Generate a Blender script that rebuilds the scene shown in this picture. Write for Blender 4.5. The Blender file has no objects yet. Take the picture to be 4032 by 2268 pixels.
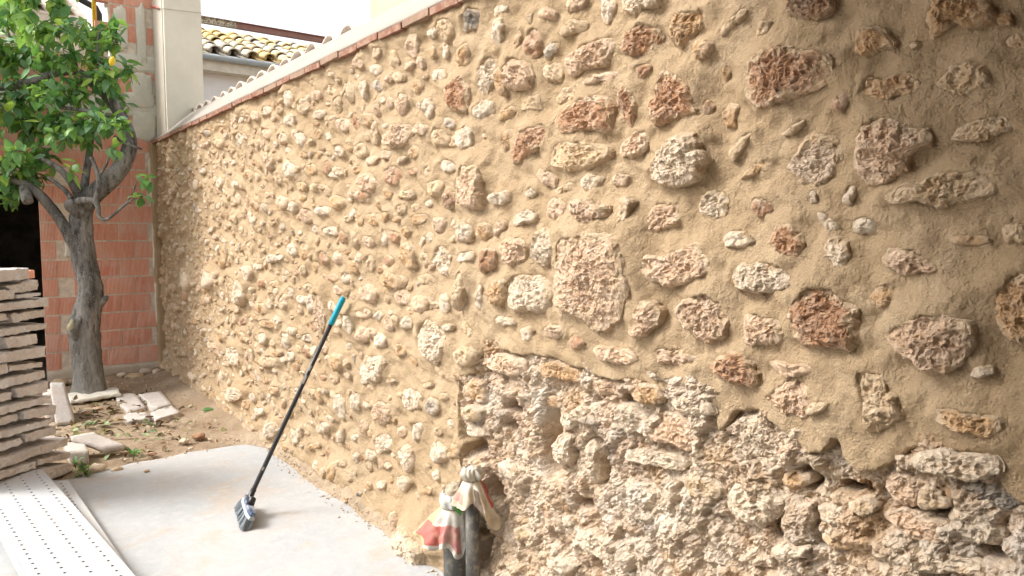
import bpy, math, random
import numpy as np

# ------------------------------------------------------------------ camera, sky, sun, exposure
scene = bpy.context.scene
COL = scene.collection
cam_data = bpy.data.cameras.new("camera")
cam = bpy.data.objects.new("camera", cam_data)
COL.objects.link(cam)
cam.location = (-1.72, 0.0, 1.5)
cam.rotation_euler = (math.radians(90 - 4.354), 0.0, math.radians(-37.257))
cam_data.sensor_width = 36.0
cam_data.lens = 2850 / 4032 * 36.0
cam_data.clip_start = 0.05
cam_data.clip_end = 500
scene.camera = cam

SUN_EL, SUN_AZ = math.radians(45), math.radians(-60)     # azimuth from +Y towards +X
world = bpy.data.worlds.new("World")
scene.world = world
world.use_nodes = True
nt = world.node_tree
nt.nodes.clear()
sky = nt.nodes.new("ShaderNodeTexSky")
sky.sky_type = 'NISHITA'
sky.sun_disc = False
sky.sun_elevation = SUN_EL
sky.sun_rotation = SUN_AZ
sky.air_density = 1.0
sky.dust_density = 4.0
sky.ozone_density = 1.0
hs = nt.nodes.new("ShaderNodeHueSaturation")
hs.inputs['Saturation'].default_value = 0.20
bg = nt.nodes.new("ShaderNodeBackground")
bg.inputs['Strength'].default_value = 0.15
wo = nt.nodes.new("ShaderNodeOutputWorld")
nt.links.new(sky.outputs[0], hs.inputs['Color'])
nt.links.new(hs.outputs[0], bg.inputs[0])
nt.links.new(bg.outputs[0], wo.inputs[0])

sun_data = bpy.data.lights.new("sun", 'SUN')
sun_data.energy = 1.3
sun_data.angle = math.radians(18)
sun_data.color = (1.0, 0.965, 0.92)
sun = bpy.data.objects.new("sun", sun_data)
COL.objects.link(sun)
from mathutils import Vector
sdir = Vector((math.sin(SUN_AZ) * math.cos(SUN_EL), math.cos(SUN_AZ) * math.cos(SUN_EL), math.sin(SUN_EL)))
sun.rotation_euler = sdir.to_track_quat('Z', 'Y').to_euler()

vs = scene.view_settings
vs.view_transform = 'Standard'
vs.look = 'None'
vs.gamma = 1.0
vs.use_curve_mapping = False
vs.exposure = 1.32
scene.cycles.max_bounces = 4
scene.cycles.diffuse_bounces = 3
scene.cycles.use_adaptive_sampling = True
scene.cycles.adaptive_threshold = 0.02

# ------------------------------------------------------------------ noise (numpy)
_rs = np.random.RandomState(7)
_perm = _rs.permutation(256).astype(np.int32)
_perm = np.concatenate([_perm, _perm, _perm])
_g = _rs.randn(256, 3)
_g /= np.linalg.norm(_g, axis=1)[:, None]

def pn(P):
    P = np.asarray(P, float)
    i = np.floor(P).astype(np.int64)
    f = P - i
    u = f * f * f * (f * (f * 6 - 15) + 10)
    i &= 255
    out = 0
    for dx in (0, 1):
        wx = u[:, 0] if dx else 1 - u[:, 0]
        for dy in (0, 1):
            wy = u[:, 1] if dy else 1 - u[:, 1]
            for dz in (0, 1):
                wz = u[:, 2] if dz else 1 - u[:, 2]
                h = _perm[_perm[_perm[(i[:, 0] + dx) & 255] + ((i[:, 1] + dy) & 255)] + ((i[:, 2] + dz) & 255)]
                g = _g[h]
                d = g[:, 0] * (f[:, 0] - dx) + g[:, 1] * (f[:, 1] - dy) + g[:, 2] * (f[:, 2] - dz)
                out = out + wx * wy * wz * d
    return out * 1.5

def fbm(P, octv=4, gain=0.5, lac=2.03):
    a, s, t = 1.0, 0.0, 0.0
    P = np.asarray(P, float)
    for k in range(octv):
        s = s + a * pn(P + 17.3 * k)
        t += a
        a *= gain
        P = P * lac
    return s / t

def ridged(P, octv=3):
    a, s, t = 1.0, 0.0, 0.0
    P = np.asarray(P, float)
    for k in range(octv):
        s = s + a * (1 - 2.2 * np.abs(pn(P + 9.1 * k)))
        t += a
        a *= 0.55
        P = P * 2.1
    return s / t

def sstep(a, b, x):
    t = np.clip((x - a) / (b - a), 0, 1)
    return t * t * (3 - 2 * t)

# ------------------------------------------------------------------ scene helpers
def mesh_np(name, V, F, cols=None, smooth=True):
    """V (n,3); F (m,4) or (m,3) int array, or a list of such arrays."""
    me = bpy.data.meshes.new(name)
    V = np.asarray(V, np.float32)
    Fs = F if isinstance(F, list) else [F]
    Fs = [np.asarray(f, np.int32) for f in Fs if len(f)]
    tot = np.concatenate([np.full(len(f), f.shape[1], np.int32) for f in Fs])
    idx = np.concatenate([f.ravel() for f in Fs])
    me.vertices.add(len(V))
    me.vertices.foreach_set("co", V.ravel())
    me.loops.add(len(idx))
    me.loops.foreach_set("vertex_index", idx)
    me.polygons.add(len(tot))
    st = np.concatenate([[0], np.cumsum(tot)[:-1]]).astype(np.int32)
    me.polygons.foreach_set("loop_start", st)
    me.polygons.foreach_set("use_smooth", np.full(len(tot), smooth))
    me.update(calc_edges=True)
    if cols is not None:
        c = np.ones((len(V), 4), np.float32)
        c[:, :3] = cols
        at = me.color_attributes.new("Col", 'FLOAT_COLOR', 'POINT')
        at.data.foreach_set("color", c.ravel())
    return me

def obj(name, me, mat=None, parent=None, loc=None):
    o = bpy.data.objects.new(name, me)
    COL.objects.link(o)
    if mat is not None and me is not None and not me.materials:
        me.materials.append(mat)
    if parent is not None:
        o.parent = parent
    if loc is not None:
        o.location = loc
    return o

def empty(name, loc=(0, 0, 0)):
    o = bpy.data.objects.new(name, None)
    COL.objects.link(o)
    o.location = loc
    return o

def tag(o, label=None, cat=None, group=None, kind=None):
    if label: o["label"] = label
    if cat: o["category"] = cat
    if group: o["group"] = group
    if kind: o["kind"] = kind
    elif cat: o["kind"] = "thing"
    return o

def grid_faces(nr, nc, closed=False):
    r, c = np.meshgrid(np.arange(nr - 1), np.arange(nc if closed else nc - 1), indexing='ij')
    a = r * nc + c
    b = r * nc + (c + 1) % nc
    return np.stack([a, b, b + nc, a + nc], -1).reshape(-1, 4)

def box_np(lo, hi):
    x0, y0, z0 = lo; x1, y1, z1 = hi
    V = np.array([(x0, y0, z0), (x1, y0, z0), (x1, y1, z0), (x0, y1, z0), (x0, y0, z1), (x1, y0, z1), (x1, y1, z1), (x0, y1, z1)], float)
    F = np.array([(0, 3, 2, 1), (4, 5, 6, 7), (0, 1, 5, 4), (1, 2, 6, 5), (2, 3, 7, 6), (3, 0, 4, 7)])
    return V, F

def box(name, lo, hi, mat, parent=None, bevel=0.0):
    V, F = box_np(lo, hi)
    c = (np.array(lo) + np.array(hi)) / 2
    c[2] = min(lo[2], hi[2])
    o = obj(name, mesh_np(name, V - c, F, smooth=False), mat, parent, c)
    if bevel:
        m = o.modifiers.new("bevel", 'BEVEL'); m.width = bevel; m.segments = 2
    return o

def rough_hexa(C8, n, amp, freq, seed, rnd=0.02, off=None):
    """Subdivided, rounded, displaced block from 8 corners (bottom 4 ccw, top 4 ccw)."""
    C8 = np.asarray(C8, float)
    nx, ny, nz = n
    pts = {}
    V, F = [], []
    def vid(i, j, k):
        key = (i, j, k)
        if key not in pts:
            pts[key] = len(V)
            V.append((i / nx, j / ny, k / nz))
        return pts[key]
    for j in range(ny):
        for k in range(nz):
            F.append((vid(0, j, k), vid(0, j, k + 1), vid(0, j + 1, k + 1), vid(0, j + 1, k)))
            F.append((vid(nx, j, k), vid(nx, j + 1, k), vid(nx, j + 1, k + 1), vid(nx, j, k + 1)))
    for i in range(nx):
        for k in range(nz):
            F.append((vid(i, 0, k), vid(i + 1, 0, k), vid(i + 1, 0, k + 1), vid(i, 0, k + 1)))
            F.append((vid(i, ny, k), vid(i, ny, k + 1), vid(i + 1, ny, k + 1), vid(i + 1, ny, k)))
    for i in range(nx):
        for j in range(ny):
            F.append((vid(i, j, 0), vid(i, j + 1, 0), vid(i + 1, j + 1, 0), vid(i + 1, j, 0)))
            F.append((vid(i, j, nz), vid(i + 1, j, nz), vid(i + 1, j + 1, nz), vid(i, j + 1, nz)))
    U = np.array(V)
    u, v, w = U[:, 0:1], U[:, 1:2], U[:, 2:3]
    B = C8
    P = ((1-u)*(1-v)*B[0] + u*(1-v)*B[1] + u*v*B[2] + (1-u)*v*B[3]) * (1-w) + ((1-u)*(1-v)*B[4] + u*(1-v)*B[5] + u*v*B[6] + (1-u)*v*B[7]) * w
    cen = B.mean(0)
    on = (np.abs(U - 0.5) > 0.499).sum(1)
    d = cen - P
    ln = np.linalg.norm(d, axis=1)[:, None] + 1e-9
    # pull edges and corners in along the face normals' sum
    pull = np.zeros_like(P)
    ax = [((B[1]+B[2]+B[5]+B[6])-(B[0]+B[3]+B[4]+B[7]))/4, ((B[2]+B[3]+B[6]+B[7])-(B[0]+B[1]+B[4]+B[5]))/4, ((B[4:]).sum(0)-(B[:4]).sum(0))/4]
    for q in range(3):
        e = ax[q] / (np.linalg.norm(ax[q]) + 1e-9)
        sgn = np.where(U[:, q] < 0.001, 1.0, np.where(U[:, q] > 0.999, -1.0, 0.0))
        pull += sgn[:, None] * e * np.where(on >= 2, 1.0, 0.0)[:, None]
    P = P + pull * rnd
    o = np.array(off if off is not None else (seed * 3.1, seed * 1.7, seed * 0.9))
    nv = np.stack([fbm(P * freq + o + s, 3) for s in (0, 31.7, 63.1)], -1)
    P = P + nv * amp
    return P, np.array(F)

def rough_block(name, C8, mat, parent=None, n=(6, 4, 2), amp=0.006, freq=14, seed=0, rnd=0.006, smooth=True, col=None):
    P, F = rough_hexa(C8, n, amp, freq, seed, rnd)
    c = P.mean(0); c[2] = P[:, 2].min()
    cols = None if col is None else np.tile(np.array(col)[None], (len(P), 1))
    return obj(name, mesh_np(name, P - c, F, cols, smooth), mat, parent, c)

def tube_np(pts, rad, nseg=12, amp=0.0, freq=20, caps=True, seed=0):
    pts = np.asarray(pts, float); rad = np.asarray(rad, float)
    n = len(pts)
    T = np.gradient(pts, axis=0)
    T /= np.linalg.norm(T, axis=1)[:, None] + 1e-9
    ref = np.array([0.31, 0.87, 0.2])
    V = []
    N = np.cross(T[0], ref); N /= np.linalg.norm(N)
    for i in range(n):
        N = N - T[i] * (N @ T[i]); N /= np.linalg.norm(N) + 1e-9
        B = np.cross(T[i], N)
        a = np.linspace(0, 2 * np.pi, nseg, endpoint=False)
        V.append(pts[i] + rad[i] * (np.cos(a)[:, None] * N + np.sin(a)[:, None] * B))
    V = np.concatenate(V)
    if amp:
        cen = np.repeat(pts, nseg, 0)
        d = V - cen; L = np.linalg.norm(d, axis=1)[:, None] + 1e-9
        V = V + d / L * (fbm(V * freq + seed, 3)[:, None] * amp)
    F = grid_faces(n, nseg, True)
    Fl = [F]
    if caps:
        V = np.concatenate([V, pts[:1], pts[-1:]])
        k = np.arange(nseg)
        Fl.append(np.stack([np.full(nseg, n * nseg), (k + 1) % nseg, k], -1))
        Fl.append(np.stack([np.full(nseg, n * nseg + 1), (n - 1) * nseg + k, (n - 1) * nseg + (k + 1) % nseg], -1))
    return V, Fl

def smooth_path(P, m):
    """Catmull-Rom resample of rows of P (any columns)."""
    P = np.asarray(P, float)
    Q = np.vstack([2 * P[0] - P[1], P, 2 * P[-1] - P[-2]])
    out = []
    for i in range(1, len(Q) - 2):
        for t in np.linspace(0, 1, m, endpoint=False):
            a, b, c, d = Q[i - 1], Q[i], Q[i + 1], Q[i + 2]
            out.append(0.5 * (2 * b + (c - a) * t + (2 * a - 5 * b + 4 * c - d) * t * t + (3 * b - a - 3 * c + d) * t ** 3))
    out.append(P[-1])
    return np.array(out)

def join_np(items):
    """items: (V, F or list, cols or None) -> merged V, F list, cols"""
    Vs, Fs, Cs, n = [], {3: [], 4: []}, [], 0
    for V, F, C in items:
        for f in (F if isinstance(F, list) else [F]):
            if len(f): Fs[f.shape[1]].append(np.asarray(f) + n)
        Vs.append(V); n += len(V)
        if C is not None: Cs.append(np.tile(np.asarray(C)[None], (len(V), 1)) if np.ndim(C) == 1 else C)
    return np.concatenate(Vs), [np.concatenate(v) for v in Fs.values() if v], (np.concatenate(Cs) if Cs else None)

# ------------------------------------------------------------------ materials
class N:
    def __init__(s, name, rough=0.9, spec=0.25):
        s.m = bpy.data.materials.new(name); s.m.use_nodes = True
        s.t = s.m.node_tree; s.b = s.t.nodes["Principled BSDF"]
        s.b.inputs['Roughness'].default_value = rough
        s.b.inputs['Specular IOR Level'].default_value = spec
        s._pos = None
    def n(s, typ, **kw):
        x = s.t.nodes.new("ShaderNode" + typ)
        for k, v in kw.items():
            if k.startswith('_'): setattr(x, k[1:], v)
            else: x.inputs[k.replace('__', ' ')].default_value = v
        return x
    def l(s, a, b): s.t.links.new(a, b)
    def pos(s, kind='world'):
        if kind == 'obj': return s.n("TexCoord").outputs['Object']
        return s.n("NewGeometry").outputs['Position']
    def noise(s, scale, detail=6, rough=0.55, vec=None, stretch=None, dist=0.0):
        x = s.n("TexNoise", Scale=scale, Detail=detail, Roughness=rough, Distortion=dist)
        v = vec if vec is not None else s.pos()
        if stretch:
            mp = s.n("Mapping"); mp.inputs['Scale'].default_value = stretch
            s.l(v, mp.inputs['Vector']); v = mp.outputs[0]
        s.l(v, x.inputs['Vector'])
        return x.outputs['Fac']
    def ramp(s, fac, lo, hi, a=0.0, b=1.0):
        x = s.n("MapRange"); x.inputs[1].default_value = lo; x.inputs[2].default_value = hi
        x.inputs[3].default_value = a; x.inputs[4].default_value = b
        s.l(fac, x.inputs[0]); return x.outputs[0]
    def mix(s, fac, a, b, blend='MIX'):
        x = s.n("Mix", _data_type='RGBA', _blend_type=blend)
        for sock, v in ((x.inputs[0], fac), (x.inputs[6], a), (x.inputs[7], b)):
            if isinstance(v, (int, float)): sock.default_value = v
            elif isinstance(v, tuple): sock.default_value = v + (1,) if len(v) == 3 else v
            else: s.l(v, sock)
        return x.outputs[2]
    def col(s, c):
        if isinstance(c, tuple): s.b.inputs['Base Color'].default_value = c + (1,)
        else: s.l(c, s.b.inputs['Base Color'])
    def attr(s): return s.n("Attribute", _attribute_name="Col").outputs['Color']
    def bump(s, hs, strength=0.5, dist=0.01):
        prev = None
        for h, d in hs:
            x = s.n("Bump", Strength=strength, Distance=d)
            s.l(h, x.inputs['Height'])
            if prev is not None: s.l(prev, x.inputs['Normal'])
            prev = x.outputs[0]
        s.l(prev, s.b.inputs['Normal'])
        return s

def mat_mortar():
    m = N("lime_mortar", 0.95, 0.1)
    a = m.noise(1.3, 4); b = m.noise(9, 5); c = m.noise(160, 3)
    col = m.mix(m.ramp(a, 0.35, 0.65), (0.415, 0.295, 0.172), (0.485, 0.355, 0.22))
    col = m.mix(m.ramp(m.noise(4.5, 8, 0.65, dist=0.7), 0.46, 0.66, 0, 0.45), col, (0.56, 0.43, 0.285))
    col = m.mix(m.ramp(c, 0.35, 0.65, 0, 0.30), col, (0.36, 0.265, 0.17))
    m.col(col)
    m.bump([(c, 0.007), (m.noise(55, 6, 0.70), 0.015)], 0.9)
    return m.m

def mat_stone(name="limestone", dust=0.30, bumpk=1.0, pale=0.30):
    m = N(name, 0.95, 0.12)
    base = m.attr()
    a = m.noise(14, 4); b = m.noise(38, 5, 0.65); c = m.noise(105, 3, 0.6)
    col = m.mix(m.ramp(a, 0.46, 0.66, 0, dust), base, (0.73, 0.61, 0.475))
    col = m.mix(m.ramp(b, 0.54, 0.70, 0, 0.50), col, (0.50, 0.30, 0.15))
    col = m.mix(m.ramp(b, 0.47, 0.30, 0, pale), col, (0.78, 0.67, 0.545))
    col = m.mix(m.ramp(c, 0.56, 0.70, 0, 0.45), col, (0.33, 0.21, 0.13))
    if bumpk > 1:      # iron-stained and lime-white areas of the old core
        d_ = m.noise(5.5, 5, 0.6)
        col = m.mix(m.ramp(d_, 0.54, 0.68, 0, 0.65), col, (0.50, 0.31, 0.16))
        col = m.mix(m.ramp(d_, 0.46, 0.34, 0, 0.55), col, (0.76, 0.70, 0.62))
    m.col(col)
    m.bump([(c, 0.006 * bumpk), (m.noise(52, 6, 0.68, dist=0.6), 0.016 * bumpk)], 0.9)
    return m.m

def mat_simple(name, col, rough=0.8, spec=0.3, var=0.12, scale=12, bump=0.003, bscale=60, stretch=None, col2=None, lo=0.4, hi=0.65):
    m = N(name, rough, spec)
    c2 = col2 or tuple(max(0, min(1, x * (1 - var * 2.2))) for x in col)
    f = m.ramp(m.noise(scale, 6, 0.6, stretch=stretch), lo, hi)
    c = m.mix(f, col, c2)
    c = m.mix(m.ramp(m.noise(scale * 6, 4, stretch=stretch), 0.4, 0.7, 0, var * 1.6), c, tuple(x * 0.55 for x in col))
    m.col(c)
    if bump: m.bump([(m.noise(bscale, 5, 0.65, stretch=stretch), bump)], 0.7)
    return m.m

def mat_attr(name, rough=0.7, spec=0.3, bump=0.0, bscale=80, var=0.25, translucent=0.0):
    m = N(name, rough, spec)
    m.col(m.mix(m.ramp(m.noise(35, 4), 0.4, 0.7, 0, var), m.attr(), (0.02, 0.02, 0.015)))
    if bump: m.bump([(m.noise(bscale, 4), bump)], 0.6)
    if translucent:
        tr = m.n("BsdfTranslucent"); m.l(m.attr(), tr.inputs['Color'])
        mx = m.n("MixShader"); mx.inputs[0].default_value = translucent
        out = m.t.nodes["Material Output"]
        m.l(m.b.outputs[0], mx.inputs[1]); m.l(tr.outputs[0], mx.inputs[2]); m.l(mx.outputs[0], out.inputs['Surface'])
    return m.m

MORTAR = mat_mortar()
STONE = mat_stone()
RUBBLE = mat_stone("rubble_limestone", 0.35, 1.2, 0.5)

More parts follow.
